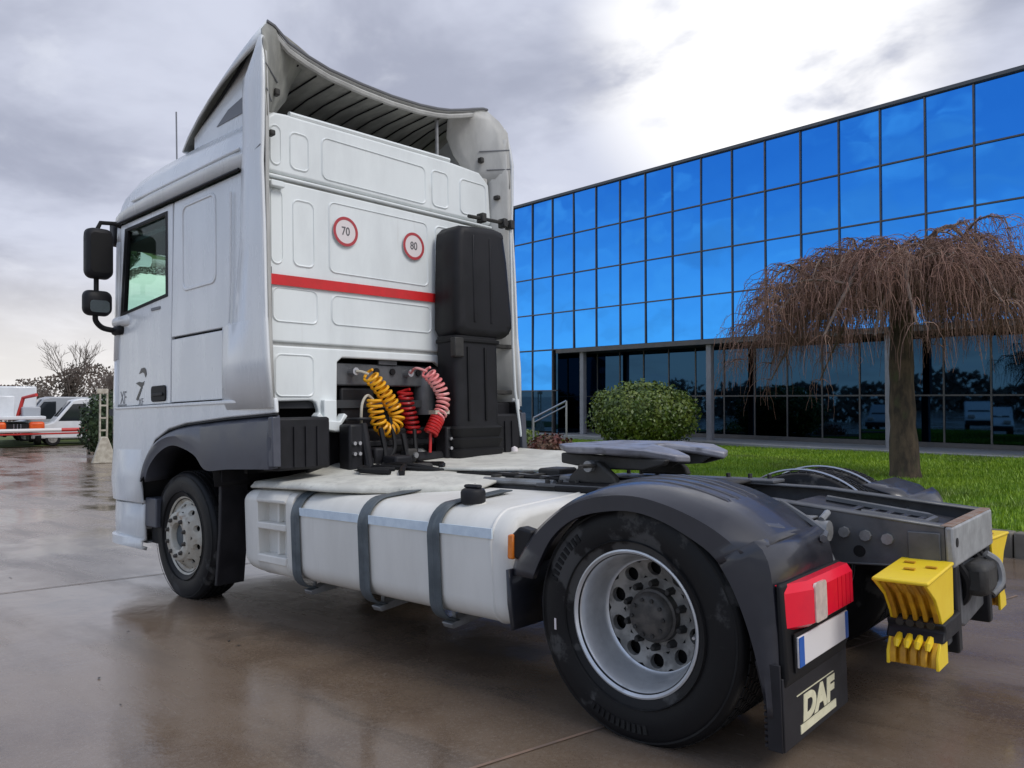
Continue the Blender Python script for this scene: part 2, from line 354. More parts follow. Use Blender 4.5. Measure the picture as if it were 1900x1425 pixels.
def text(name, s, size, material, parent, M, extrude=.0008, offset=0., shear=0., label=None, sx=1.):
    cu = bpy.data.curves.new(name, 'FONT'); cu.body = s; cu.size = size; cu.extrude = extrude; cu.offset = offset; cu.shear = shear
    cu.align_x = 'CENTER'; cu.align_y = 'CENTER'
    t = bpy.data.objects.new(name + "_tmp", cu); COL.objects.link(t)
    me = bpy.data.meshes.new_from_object(t.evaluated_get(bpy.context.evaluated_depsgraph_get())); bpy.data.objects.remove(t)
    me.transform(M @ Matrix.Diagonal((sx, 1, 1, 1))); me.materials.clear(); me.materials.append(MATS[material])
    o = bpy.data.objects.new(name, me); COL.objects.link(o); o.parent = parent
    return tag(o, label)
def face_rear(x, y, z): return Matrix(((0, 0, -1, x), (-1, 0, 0, y), (0, 1, 0, z), (0, 0, 0, 1)))
def face_left(x, y, z): return Matrix(((-1, 0, 0, x), (0, 0, 1, y), (0, 1, 0, z), (0, 0, 0, 1)))

# ------------------------------------------------------------ ground
def soft(v, a, b):
    if v < a: return a - 3 * (1 - math.exp((v - a) / 3))
    if v > b: return b + 3 * (1 - math.exp(-(v - b) / 3))
    return v
def zg(x, y): return -.03295 * soft(x, -25, 24) + .00266 * soft(y, -18, 25)
def axis_vals(lo, hi, dense_lo, dense_hi, d0):
    v = list(np.arange(dense_lo, dense_hi + .01, d0)); s = d0
    x = dense_hi
    while x < hi: s *= 1.4; x += s; v.append(min(x, hi))
    s = d0; x = dense_lo
    while x > lo: s *= 1.4; x -= s; v.insert(0, max(x, lo))
    return v
gx = axis_vals(-400, 900, -30, 40, 2.); gy = axis_vals(-600, 600, -24, 32, 2.)
obj("yard", MB().grid([[(x, y, zg(x, y)) for y in gy] for x in gx]), "wet_concrete", kind="structure")
# thin joint between two poured slabs in the foreground
jd = Vector((math.cos(R(-6.12)), math.sin(R(-6.12)), 0)); jb = MB()
def yard_strip(p, q, w, m, name):
    p, q = Vector(p), Vector(q); d = (q - p).normalized(); nn = Vector((-d.y, d.x)) * w / 2; n = 12; rows = []
    for i in range(n + 1):
        c = p.lerp(q, i / n); c = c + nn * random.uniform(-.3, .3); rows.append([(c.x + e * nn.x, c.y + e * nn.y, zg(c.x + e * nn.x, c.y + e * nn.y) + .004) for e in (-1, 1)])
    return obj(name, MB().grid(rows), m, kind="structure")
yard_strip((1.0, 4.4), (-.75, -2.6), .018, "joint_filler", "slab_joint"); yard_strip((7.4, 9.0), (4.2, -3.8), .02, "joint_filler", "slab_joint")
KD = jd; KN = Vector((-KD.y, KD.x, 0))                    # along the kerb / towards the camera side
K0 = Vector((-.47, -4.21, 0))                             # foot of the kerb
def kp(s, t): return K0 + KD * s + KN * t                 # s along kerb, t towards the yard
def lawn_z(x, y): return .235 - .008 * x
rows = []
S_ = np.arange(-14, 20.1, 1.0)
LW = 10.35
obj("lawn", MB().grid([[(*kp(s, -.15 - LW * q / 12).xy, lawn_z(*kp(s, -.15 - LW * q / 12).xy) - .02 + .02 * mnoise.noise((s * .5, q * .6, 0))) for q in range(13)] for s in S_]), "lawn_soil", kind="structure")
kerb_root = empty("kerb", loc=(0, 0, 0)); kerb_root["kind"] = "structure"
for i in range(0, 34):
    s0 = -14 + i; p = [kp(s0 + .006, 0), kp(s0 + .994, 0), kp(s0 + .994, -.15), kp(s0 + .006, -.15)]
    b = MB(); zt = [lawn_z(q.x, q.y) - .005 + random.uniform(-.004, .004) for q in p]
    b.add([(q.x, q.y, zg(q.x, q.y) - .05) for q in p] + [(q.x, q.y, z) for q, z in zip(p, zt)], [(3, 2, 1, 0), (4, 5, 6, 7), (0, 1, 5, 4), (1, 2, 6, 5), (2, 3, 7, 6), (3, 0, 4, 7)])
    obj("kerb_stone", b, "kerb_stone", kerb_root, bevel=.015)
# grass blades, one mesh
def grass():
    n = 190000
    s = rng.uniform(-13.8, 15, n * 3); t = -.16 - rng.uniform(0, LW - .1, n * 3)
    P = np.array(K0)[:2] + s[:, None] * np.array(KD)[:2] + t[:, None] * np.array(KN)[:2]
    camp = np.array((-1.79, 3.96)); dv = P - camp; d = np.linalg.norm(dv, axis=1); ang = np.degrees(np.arctan2(dv[:, 1], dv[:, 0]))
    keep = (ang > -116) & (ang < -42) & (rng.uniform(0, 1, n * 3) < np.clip(12 / d, .15, 1.3) ** 1.2)
    P = P[keep][:n]; d = d[keep][:n]; n = len(P)
    patch = np.array([mnoise.noise((p[0] * .7, p[1] * .7, 3.)) for p in P])
    h = (.035 + .045 * rng.uniform(0, 1, n)) * (1 + .5 * patch); w = .004 + .0006 * d
    a = rng.uniform(0, 2 * math.pi, n); lean = rng.uniform(0, .8, n); b = rng.uniform(0, 2 * math.pi, n)
    z0 = .235 - .008 * P[:, 0] - .025
    dx, dy = np.cos(a) * w, np.sin(a) * w
    v0 = np.c_[P[:, 0] - dx, P[:, 1] - dy, z0]; v1 = np.c_[P[:, 0] + dx, P[:, 1] + dy, z0]
    v2 = np.c_[P[:, 0] + np.cos(b) * h * lean, P[:, 1] + np.sin(b) * h * lean, z0 + h + .01]
    V = np.stack([v0, v1, v2], 1).reshape(-1, 3)
    me = bpy.data.meshes.new("grass"); me.vertices.add(len(V)); me.vertices.foreach_set("co", V.astype(np.float32).ravel())
    me.loops.add(n * 3); me.loops.foreach_set("vertex_index", np.arange(n * 3, dtype=np.int32))
    me.polygons.add(n); me.polygons.foreach_set("loop_start", np.arange(0, n * 3, 3, dtype=np.int32)); me.polygons.foreach_set("loop_total", np.full(n, 3, np.int32))
    me.update(); me.materials.append(MATS["grass_blade"])
    o = bpy.data.objects.new("grass", me); COL.objects.link(o); tag(o, "short bright green grass on the lawn in front of the glass building", "grass", None, "stuff")
grass()

# ------------------------------------------------------------ office building (local frame: x along the facade, y outwards)
BASE = .27
BO = Vector((1.93, -15.22, 0))
bld = empty("office_building", "long office building with mirror blue glass facade and dark recessed ground floor", "building", loc=BO, rz=R(-6.125))
LV = [8.31, 6.96, 5.64, 4.37, 3.12]; S0, S1 = -4, 19; RS = 12.8; GY = -1.3
obj("roof_slab", MB().box(S0 - .02, S1, -14, -.04, 8.10, 8.28), "roof_trim", bld)
obj("inner_core", MB().box(S0 + .02, S1 - .02, -13.9, -1.9, .1, 8.05), "inner_wall", bld)
obj("backing_wall", MB().box(S0, S1, -.30, -.12, 3.13, 8.08), "inner_wall", bld)
obj("end_wall", MB().box(S0 - .25, S0 - .005, -14, -.02, 0, 8.27), "inner_wall", bld)
obj("parapet", MB().box(S0 - .3, S1 + .05, -.2, .07, 8.31, 8.40), "roof_trim", bld, bevel=.01)
pane_me = None
def pane(x0, x1, z0, z1, y, material, tilt=.0038):
    cx, cz = (x0 + x1) / 2, (z0 + z1) / 2; w, h = (x1 - x0) / 2 - .012, (z1 - z0) / 2 - .012
    o = obj("pane", MB().box(-w, w, -.012, .012, -h, h), material, bld, smooth=0)
    o.location = (cx, y, cz); o.rotation_euler = (random.gauss(0, tilt), 0, random.gauss(0, tilt))
for i in range(S0, S1):
    for a in range(4): pane(i, i + 1, LV[a + 1], LV[a], -.02, "facade_glass")
    if i >= RS:
        pane(i, i + 1, 1.72, 3.10, -.02, "facade_glass"); pane(i, i + 1, BASE + .05, 1.72, -.02, "shaded_glass")
for i in range(S0, S1 + 1):
    obj("mullion", MB().box(i - .018, i + .018, -.06, .030, 3.10 if i < RS else BASE, 8.30), "mullion_grey", bld)
for z in LV[1:4]: obj("transom", MB().box(S0, S1, -.06, .026, z - .018, z + .018), "mullion_grey", bld)
for z in (1.72, 3.12): obj("transom", MB().box(RS, S1, -.06, .026, z - .018, z + .018), "mullion_grey", bld)
obj("fascia", MB().box(S0, RS, -.10, .05, 2.98, 3.12), "mullion_grey", bld)
obj("soffit", MB().box(S0, RS, -1.7, -.105, 3.0, 3.07), "soffit_dark", bld)
obj("return_wall", MB().box(RS + .01, RS + .12, GY - .2, -.06, BASE, 3.0), "shaded_glass", bld)
for i in range(S0, 13):
    pane(i + .1, i + 1.1, 1.52, 2.99, GY, "shaded_glass", .004); pane(i + .1, i + 1.1, BASE + .12, 1.52, GY, "shaded_glass", .004)
    obj("mullion", MB().box(i + .08, i + .12, GY - .04, GY + .035, BASE, 3.0), "mullion_grey", bld)
obj("transom", MB().box(S0, RS, GY - .04, GY + .03, 1.50, 1.54), "mullion_grey", bld)
obj("sill", MB().box(S0, RS, GY - .04, GY + .05, BASE, BASE + .12), "mullion_grey", bld)
for s in (11.75, 6.85, 1.9, -3.0):
    obj("column", MB().prism(rrect(s - .085, s + .085, -.26, -.09, .02), 2, BASE, 2.99), "column_grey", bld)
def bl(s, t, z): p = Matrix.Rotation(R(-6.125), 4, 'Z') @ Vector((s, t, 0)) + BO; return (p.x, p.y, z)
pv = MB(); poly = [(-14, -1.9), (-14, .62), (16, .62), (16, .02), (12.9, .02), (12.9, -1.9)]
pv.add([bl(s, t, BASE) for s, t in poly] + [bl(s, t, -.2) for s, t in poly], [tuple(range(6)), tuple(range(11, 5, -1))] + [(i, (i + 1) % 6, 6 + (i + 1) % 6, 6 + i) for i in range(6)])
obj("pavement", pv, "pavement", bevel=.02, kind="structure")

# ------------------------------------------------------------ handrail by the entrance
hr = empty("handrail", "slanted metal handrail just right of the truck cab by the entrance", "handrail", loc=(0, 0, 0))
hp = [Vector((11.19, -11.29, .94)), Vector((10.55, -11.85, 1.38))]
obj("rail", MB().tube([hp[0], hp[1]], .028, 8), "steel_rail", hr)
obj("rail", MB().tube([hp[0] - Vector((0, 0, .12)), hp[1] - Vector((0, 0, .12))], .018, 8), "steel_rail", hr)
for q in hp: obj("post", MB().tube([q, (q.x, q.y, .05)], .026, 8), "steel_rail", hr)

# ------------------------------------------------------------ foliage helpers
def leaf_cloud(n, pts_fn, size, aspect=.55):
    V = []; F = []
    for i in range(n):
        p, nrm = pts_fn(); nrm = (nrm + Vector((random.gauss(0, .55), random.gauss(0, .55), random.gauss(0, .55)))).normalized()
        a = nrm.orthogonal().normalized(); a.rotate(Matrix.Rotation(random.uniform(0, 6.28), 3, nrm)); b = nrm.cross(a)
        l = size * random.uniform(.6, 1.3); w = l * aspect; k0 = len(V)
        V += [p - a * l, p + b * w, p + a * l, p - b * w]; F.append((k0, k0 + 1, k0 + 2, k0 + 3))
    return MB().add(V, F)
def round_shrub(c, rx, ry, rz, n, size, material, name, label, cat):
    root = empty(name, label, cat, loc=(0, 0, 0)); c = Vector(c)
    def f():
        while True:
            d = Vector((random.gauss(0, 1), random.gauss(0, 1), random.gauss(0, 1))).normalized()
            if d.z > -.97: break
        lump = 1 + .10 * mnoise.noise(d * 2.6 + c) + .05 * mnoise.noise(d * 7 + c)
        r = lump * random.uniform(.80, 1.0) if random.random() < .9 else lump * random.uniform(.98, 1.09)
        return c + Vector((d.x * rx, d.y * ry, d.z * rz)) * r, d
    obj("foliage", leaf_cloud(n, f, size), material, root, smooth=0)
    core = MB(); rows = []
    for i in range(9):
        th = math.pi * i / 8; rows.append([(c.x + rx * .74 * math.sin(th) * math.cos(2 * math.pi * j / 14), c.y + ry * .74 * math.sin(th) * math.sin(2 * math.pi * j / 14), c.z + rz * .74 * math.cos(th)) for j in range(14)])
    obj("inner_foliage", core.grid(rows, closed=True), material, root)
    obj("stem", MB().tube([(c.x, c.y, c.z - rz * 1.05), (c.x, c.y, c.z)], .06, 6), "bark", root)
    return root
round_shrub((9.45, -13.75, .98), 1.47, 1.3, .90, 10500, .055, "shrub_leaf", "round_shrub", "clipped round green shrub on the lawn in front of the entrance", "shrub")
# planting bed at the left end of the lawn
bx = [(7.9, -8.9), (12.8, -9.3), (14.5, -12.6), (10.6, -12.6)]
bed = MB(); bed.prism(bx, 2, -.2, .24); obj("flower_bed", bed, "bed_soil", kind="structure", bevel=.03)
def low_plant(c, r, h, n, size, material, label, name="low_shrub"):
    c = Vector(c)
    def f():
        d = Vector((random.gauss(0, 1), random.gauss(0, 1), abs(random.gauss(0, 1)))).normalized(); q = random.uniform(.5, 1)
        return c + Vector((d.x * r, d.y * r, d.z * h)) * q, d
    t = empty(name, label, "shrub", loc=(0, 0, 0)); obj("foliage", leaf_cloud(n, f, size), material, t, smooth=0)
    obj("stem", MB().tube([c, c + Vector((0, 0, h * .7))], .02, 5), "bark", t)
low_plant((9.75, -10.25, .22), .62, .42, 900, .05, "red_leaf", "low reddish shrub in the bed left of the round green shrub")
low_plant((12.4, -11.9, .22), .9, .5, 1100, .05, "shrub_leaf", "low green shrub behind the reddish one beside the handrail")

# ------------------------------------------------------------ weeping tree
def weeping_tree():
    base = Vector((1.67, -8.89, .16))
    root = empty("weeping_tree", "bare weeping tree with drooping reddish brown twigs on the lawn", "tree", loc=base)
    tr = MB(); path = []; rad = []
    for i in range(15):
        q = i / 14; path.append((.05 * math.sin(q * 3), -.03 * math.sin(q * 4), -.05 + q * 3.15)); rad.append(.20 * (1 - .22 * q) + .07 * math.exp(-q * 16) + .012 * random.uniform(-1, 1))
    tr.tube(path, rad, 14); to = obj("trunk", tr, "bark", root)
    top = Vector(path[-1]); limbs = MB(); twigs = MB()
    def arch(p, az, reach, rise, drop, r0, n=9, wob=.08):
        out = []
        for i in range(n):
            q = i / (n - 1); x = reach * (q ** .85); z = rise * math.sin(min(1, q * 1.25) * math.pi / 2) * (1 - .15 * q) - drop * max(0, q - .35) ** 1.7 / .48
            a = az + wob * math.sin(q * 5 + az * 7)
            out.append(p + Vector((math.cos(a) * x, math.sin(a) * x, z)) + Vector((random.gauss(0, .02), random.gauss(0, .02), random.gauss(0, .02))))
        return out, [r0 * (1 - .8 * i / (n - 1)) for i in range(n)]
    def droop(p, az, length, out_):
        pts = [p.copy()]; st = 8; q = p.copy(); sp = length / st; a = az
        for i in range(st):
            k_ = i / st; a += random.gauss(0, .22)
            q = q + Vector((math.cos(a) * out_ * (1 - k_) * sp, math.sin(a) * out_ * (1 - k_) * sp, (.25 - 1.25 * min(1, k_ * 1.7 + .05)) * sp)) + Vector((random.gauss(0, .018), random.gauss(0, .018), 0))
            pts.append(q.copy())
        return pts
    nl = 28
    for i in range(nl):
        az = 2 * math.pi * i / nl + random.uniform(-.18, .18); tier = i % 3
        reach = (2.65, 1.95, 1.2)[tier] * random.uniform(.85, 1.12); rise = (.30, .74, 1.0)[tier] * random.uniform(.8, 1.1); drop = (1.25, .95, .7)[tier] * random.uniform(.8, 1.2)
        P, rr = arch(top - Vector((0, 0, random.uniform(.0, .5))), az, reach, rise, drop, random.uniform(.05, .085))
        limbs.tube(P, rr, 7)
        for j in range(5):
            k0 = random.randint(2, 6); sub, sr = arch(P[k0], az + random.choice((-1, 1)) * random.uniform(.4, 1.3), random.uniform(.5, 1.2), random.uniform(.1, .35), random.uniform(.2, .7), .024, 7)
            limbs.tube(sub, sr, 5)
            for _ in range(20):
                b = sub[random.randint(1, 6)]; pts = droop(b, az + random.gauss(0, 1.0), random.uniform(.5, 1.6), random.uniform(.2, .9)); twigs.tube(pts, [.0058 * (1 - .6 * q / 8) for q in range(9)], 3, caps=False)
                for __ in range(3):
                    k1 = random.randint(1, 5); t2 = droop(pts[k1], random.uniform(0, 6.28), random.uniform(.25, .6), random.uniform(.3, 1.0)); twigs.tube(t2[:7], .0034, 3, caps=False)
        for _ in range(36):
            b = P[random.randint(2, 8)]; pts = droop(b, az + random.gauss(0, .9), random.uniform(.5, 1.3), random.uniform(.2, .9)); twigs.tube(pts, [.006 * (1 - .6 * q / 8) for q in range(9)], 3, caps=False)
    for _ in range(900):
        az = random.uniform(0, 2 * math.pi); r_ = 1.75 * math.sqrt(random.random()); b = Vector((math.cos(az) * r_, math.sin(az) * r_, 3.55 - .16 * r_ ** 2 + random.gauss(0, .14) - random.uniform(0, .35)))
        pts = droop(b, az + random.gauss(0, .8), random.uniform(.8, 1.75), random.uniform(.15, .6)); twigs.tube(pts, [.0058 * (1 - .6 * q / 8) for q in range(9)], 3, caps=False)
    obj("limbs", limbs, "limb_bark", root)
    obj("twigs", twigs, "twig_brown", root, smooth=0, kind="stuff")
weeping_tree()

# ------------------------------------------------------------ far left background
def bare_tree(x, y, h, label, spread=.32, seed=1, dens=4, crown=None):
    rd = random.Random(seed); z0 = zg(x, y); root = empty("bare_tree", label, "tree", "bare trees beyond the yard", loc=(x, y, z0)); tw = MB(); tk = MB()
    def grow(p, d, l, r, lev):
        q = p + d * l
        (tk if lev < 2 else tw).tube([p, (p + q) / 2 + Vector((rd.gauss(0, .03), rd.gauss(0, .03), 0)) * l, q], [r, r * .85, r * .65], 5 if lev < 2 else 3, caps=False)
        if lev >= 5: return
        for i in range(dens if lev else 5):
            nd = (d + Vector((rd.gauss(0, spread), rd.gauss(0, spread), rd.gauss(.12, spread * .6)))).normalized()
            grow(p + d * l * rd.uniform(.5, 1), nd, l * rd.uniform(.55, .8), r * .6, lev + 1)
    grow(Vector((0, 0, -.1)), Vector((0, 0, 1)), h * .3, h * .011, 0)
    obj("trunk", tk, "far_bark", root); obj("twigs", tw, "far_bark", root, smooth=0, kind="stuff")
    if crown:
        c = Vector((0, 0, crown[2]))
        def f():
            d = Vector((rd.gauss(0, 1), rd.gauss(0, 1), rd.gauss(0, 1))).normalized(); k_ = rd.uniform(.3, 1) * (1 + .3 * mnoise.noise(d * 2))
            return c + Vector((d.x * crown[0], d.y * crown[0], d.z * crown[1])) * k_, d
        obj("crown", leaf_cloud(crown[3] * 4, f, .11), "far_leaf", root, smooth=0)
bare_tree(74, -21.2, 10.6, "tallest bare tree behind the parked vans, dark ivy on its lower half", .36, 3, 3, (1.2, 2.2, 3.6, 420))
bare_tree(70, -23.2, 7.6, "smaller bare tree right of the tallest one, close to the cab", .38, 5, 3, (.8, 1.6, 2.6, 220))
bare_tree(78, -11.5, 6.6, "low spreading bare tree above the orange and white truck", .42, 8, 4)
bare_tree(62, -19.6, 6.6, "thin bare tree between the tallest one and the truck cab", .40, 21, 4)
bare_tree(66, -16.0, 5.2, "small bare tree above the grey van", .42, 11, 4)
def woodland():
    V = MB()
    def f():
        y = random.uniform(-70, 6); x = 92 + 4 * mnoise.noise((y * .1, 0, 0)) + random.gauss(0, 1.2); hmax = 3.6 + 2.6 * math.exp(-((y + 29) / 5) ** 2) + 1.3 * mnoise.noise((y * .16, 2, 0)) + .8 * mnoise.noise((y * .6, 5, 0))
        return Vector((x, y, zg(x, y) + random.uniform(0, hmax))), Vector((-1, 0, .2))
    obj("far_woodland", leaf_cloud(26000, f, .17), "far_leaf", None, smooth=0, label="low brown winter woodland along the far left skyline", cat="woodland", kind="stuff")
woodland()
vz = lambda x, y: zg(x, y)
vg = MB().grid([[(x, y, zg(x, y) + .03 + (.0 if q == 0 else .04)) for y in np.arange(-16, 10.1, 2)] for q, x in enumerate((41, 41.5, 46, 60, 89))]); obj("verge", vg, "verge_green", kind="structure")

def wheel_simple(mb_t, mb_r, x, y, z, r, w):
    mb_t.lathe([(r * .6, -w / 2), (r * .96, -w / 2), (r, -w / 2 + .03), (r, w / 2 - .03), (r * .96, w / 2), (r * .6, w / 2)], (x, y, z), 1, 20)
    mb_r.lathe([(.01, -w * .36), (r * .6, -w * .42), (r * .6, w * .42), (.01, w * .36)], (x, y, z), 1, 16)
def van(x, y, rz, label, paint="van_white", L_=5.0, H=2.2, W=1.9, hood=.95, group="vans parked beyond the barrier", cat="van", roof_r=None):
    root = empty("parked_van" if cat == "van" else "parked_car", label, cat, group, loc=(x, y, zg(x, y) + (.03 if x > 36 else 0)), rz=rz)
    r = .34; rear = L_ * .5; fr = -L_ * .5
    if cat == "van":
        prof = [(fr, .35), (fr + .02, .75), (fr + .12, .95), (fr + hood, 1.15), (fr + hood + .85, H - .1), (fr + hood + 1.2, H), (rear - .1, H - .02), (rear, H * .6), (rear, .35)]
        wpoly = [(fr + hood + .22, 1.22), (fr + hood + .86, H - .28), (fr + hood + 1.45, H - .26), (fr + hood + 1.45, 1.22)]
    else:
        prof = [(fr, .30), (fr, .62), (fr + .25, .78), (fr + 1.2, .93), (fr + 1.9, 1.38), (fr + 2.3, H), (rear - 1.3, H - .02), (rear - .35, .98), (rear, .92), (rear, .30)]
        wpoly = [(fr + 1.45, .96), (fr + 2.05, 1.36), (rear - 1.35, 1.36), (rear - .75, .98)]
    obj("body", MB().prism(prof, 1, -W / 2, W / 2), paint, root, bevel=.07, seg=3)
    for s in (-1, 1):
        obj("side_window", MB().prism(wpoly, 1, s * (W / 2 - .02), s * (W / 2 + .006)), "car_glass", root)
    p, q = (prof[3], prof[4]) if cat == "van" else (prof[3], prof[5])
    a = Vector((p[0] + .06, 0, p[1] + .04)); b = Vector((q[0] - .04, 0, q[1] - .06)); d = (b - a).normalized(); nn = Vector((-d.z, 0, d.x)) * .015
    w0 = W / 2 - .16
    obj("windscreen", MB().add([a + nn + Vector((0, -w0, 0)), a + nn + Vector((0, w0, 0)), b + nn + Vector((0, w0 - .05, 0)), b + nn + Vector((0, -w0 + .05, 0))], [(0, 1, 2, 3)]), "car_glass", root, solid=.008)
    obj("bumper", MB().box(fr - .05, fr + .12, -W / 2 + .03, W / 2 - .03, .28, .55), "black_plastic", root, bevel=.04)
    for s in (-1, 1):
        obj("headlight", MB().box(fr - .02, fr + .14, s * (W / 2 - .30) - .16, s * (W / 2 - .30) + .16, .66, .84), "lamp_clear", root, bevel=.03)
        for xx in (fr + .95, rear - .85):
            t, m_ = MB(), MB(); wheel_simple(t, m_, xx, s * (W / 2 - .12), r, r, .22); w = obj("wheel", m_, "disc_grey", root); obj("tyre", t, "rubber", w)
van(41.6, -11.2, R(259), "white van with sloping windscreen facing left, just left of the dark bush", L_=5.2, H=2.35)
van(46.5, -11.2, R(262), "grey van parked behind the white van, beside the orange and white truck", "van_grey", L_=5.0, H=2.45)
# recovery truck with orange rear
rt = empty("flatbed_truck", "white utility truck with orange rear corners parked beyond the barrier", "truck", loc=(41.4, -7.9, zg(41.4, -7.9) + .05), rz=R(-12))
obj("platform", MB().box(-1.2, 4.2, -1.15, 1.15, 1.30, 1.46), "van_white", rt, bevel=.03)
obj("cab", MB().prism([(2.6, 1.35), (2.6, 2.95), (3.9, 2.95), (4.3, 2.1), (4.35, 1.35)], 1, -1.05, 1.05), "van_white", rt, bevel=.08)
obj("tool_box", MB().box(.2, 2.0, .05, 1.05, 1.34, 2.45), "van_white", rt, bevel=.05)
obj("tool_box", MB().box(-.3, 1.6, -1.0, -.25, 1.34, 1.9), "van_grey", rt, bevel=.05)
obj("crane_arm", MB().tube([(1.0, -.1, 1.3), (1.0, -.35, 2.35), (.2, -.85, 2.5)], .09, 8), "barrier_red", rt)
obj("rear_beam", MB().box(-1.25, -1.1, -1.1, 1.1, .70, .86), "barrier_red", rt, bevel=.02)
obj("chassis", MB().box(-1.1, 4.2, -.5, .5, .55, 1.1), "black_plastic", rt)
for s in (-1, 1):
    obj("rear_corner", MB().box(-1.28, -.75, s * .78 - .32, s * .78 + .32, .78, 1.20), "orange_paint", rt, bevel=.12, seg=4)
    for xx in (.3, 3.3):
        t, m_ = MB(), MB(); wheel_simple(t, m_, xx, s * .92, .42, .42, .3); w = obj("wheel", m_, "hub_dirty", rt); obj("tyre", t, "rubber", w)
for s in (-.12, .02, .16): obj("rear_bar", MB().tube([(-1.27, s, .62), (-1.27, s, 1.1)], .018, 6), "bright_metal", rt)
# road barrier
ba, bb = Vector((38.9, -3.2, -.02)), Vector((36.9, -9.65, .03))
br = empty("barrier_arm", "long red and white barrier arm in front of the parked vehicles", "barrier", loc=(0, 0, 0)); nb = 6
for i in range(nb):
    p, q = ba.lerp(bb, i / nb), ba.lerp(bb, (i + 1) / nb); obj("arm_section", MB().tube([p, q], .085, 8), "barrier_red" if i == nb - 1 else "barrier_white" if i % 2 else "barrier_red" if i < 2 else "barrier_white", br)
obj("rail", MB().tube([ba - Vector((0, 0, .16)), bb - Vector((0, 0, .16))], .04, 6), "barrier_red", br)
obj("post", MB().box(36.7, 37.1, -10.0, -9.6, -1.2, .15), "post_brown", br, bevel=.03)
# dark bush and cream stand next to the cab front
round_shrub((31.2, -8.25, .38), .95, .95, 1.35, 2600, .09, "hedge_leaf", "dark_bush", "dark green upright bush beside the front of the truck cab", "shrub")
st = empty("sign_stand", "cream stand of two slim posts with crosspieces in front of the dark bush", "stand", loc=(27.9, -7.0, zg(27.9, -7.0)), rz=R(-15))
for s in (-.07, .16): obj("post", MB().tube([(0, s, .15), (0, s, 2.55)], .035, 6), "cream_paint", st)
for z in (.75, 1.15, 1.6, 2.05): obj("rung", MB().box(-.02, .02, -.05, .14, z, z + .06), "cream_paint", st)
obj("head", MB().box(-.04, .04, -.10, .28, 2.50, 2.68), "cream_paint", st, bevel=.02)
obj("base", MB().prism([(-.42, 0), (.42, 0), (.14, .95), (-.08, .95)], 0, -.2, .12), "cream_paint", st, bevel=.03)
# things behind the camera that the facade mirrors
van(12.6, 8.9, R(66), "white hatchback parked ahead of the truck, mirrored in the ground floor glass at far right", L_=4.3, H=1.5, W=1.8, cat="car", group="cars mirrored in the facade")
van(17.5, 8.2, R(70), "grey car parked beyond the white hatchback, mirrored in the ground floor glass", "van_grey", L_=4.3, H=1.5, W=1.8, cat="car", group="cars mirrored in the facade")
def woodland2():
    def f():
        x = random.uniform(-40, 90); y = 70 + random.gauss(0, 2); h = 4.5 + 2 * mnoise.noise((x * .12, 9, 0))
        return Vector((x, y, zg(x, y) + random.uniform(0, h))), Vector((0, -1, .2))
    obj("yard_hedge", leaf_cloud(5000, f, .6), "far_leaf", None, smooth=0, label="tall rough hedge along the far side of the yard behind the viewer", cat="hedge", kind="stuff")
woodland2()

def rebase(root, p):
    p = Vector(p); root.location = p
    for c in root.children: c.location = Vector(c.location) - p
for o_ in list(COL.objects):
    if o_.parent is None and o_.type == 'EMPTY' and o_.location.length < 1e-6 and o_.get("category"):
        bs = [Vector(v.co) for c in o_.children if c.type == 'MESH' for v in c.data.vertices]
        mn = min(bs, key=lambda v: v.z); rebase(o_, (sum(v.x for v in bs) / len(bs), sum(v.y for v in bs) / len(bs), mn.z))

# ============================================================ tractor unit (local frame: x forward, y left, z up, rear axle at x = 0)
T = Matrix(((0.9994573885, 0.0007592781, 0.0329295007, 0), (-0.0006722271, 0.9999962507, -0.0026545448, 0), (-0.0329313928, 0.0026309683, 0.9994541518, 0), (0, 0, 0, 1)))
tk = empty("tractor_truck", "white two axle tractor truck with high roof cab parked on wet concrete", "truck", M=T)
WBX = 4.238
def sym(fn):
    for s in (1, -1): fn(s)
def tp(name, mb, m, **kw): return obj(name, mb, m, tk, **kw)

# ---- cab shell
def roof_row(X, k, zt, yo):
    # outline over the roof at station X: k scales the height over the gutter
    pts = []
    for y, z in ((1.215, 3.165), (1.225, 3.27), (1.195, 3.30), (1.17, 3.43), (1.10, 3.55), (.97, 3.62), (.6, 3.66), (0, 3.675)):
        pts.append((y * yo, 3.165 + (z - 3.165) * k))
    full = pts + [(-y, z) for y, z in reversed(pts[:-1])]
    return [(X, y, z) for y, z in full]
rows = [roof_row(x, k_, 0, w) for x, k_, w in ((2.99, .80, .955), (3.08, .86, .985), (3.3, .95, 1), (4.0, 1, 1), (4.7, .98, 1), (5.1, .93, .995), (5.3, .84, .985), (5.42, .70, .97), (5.50, .48, .95), (5.56, .2, .93), (5.60, 0, .915))]
roof = tp("roof", MB().grid(rows), "white_paint", solid=.02, smooth=50)
tp("roof_gutter", MB().tube([(5.42, 1.19, 3.155), (5.30, 1.235, 3.155), (3.16, 1.235, 3.15)], .011, 6), "seal_black")
tp("roof_ridge", MB().box(3.2, 5.05, 1.196, 1.216, 3.305, 3.325), "white_paint", bevel=.008)
def cab_front_pts(z):   # plan outline of the front half at height z
    if z < 1.5: xf, xs = 5.80, 5.36
    else: xf, xs = 5.80 - .16 * (z - 1.5) / 1.65, 5.36 - .06 * (z - 1.5) / 1.65
    o = []
    for i in range(9):
        a = R(90 * i / 8); o.append((xs + (xf - .06 - xs) * math.sin(a), .80 + .405 * math.cos(a) ** .8 if i < 8 else .80))
    return o + [(xf, 0)]
def front_rows(zs):
    return [[(x, y, z) for x, y in cab_front_pts(z)] + [(x, -y, z) for x, y in reversed(cab_front_pts(z)[:-1])] for z in zs]
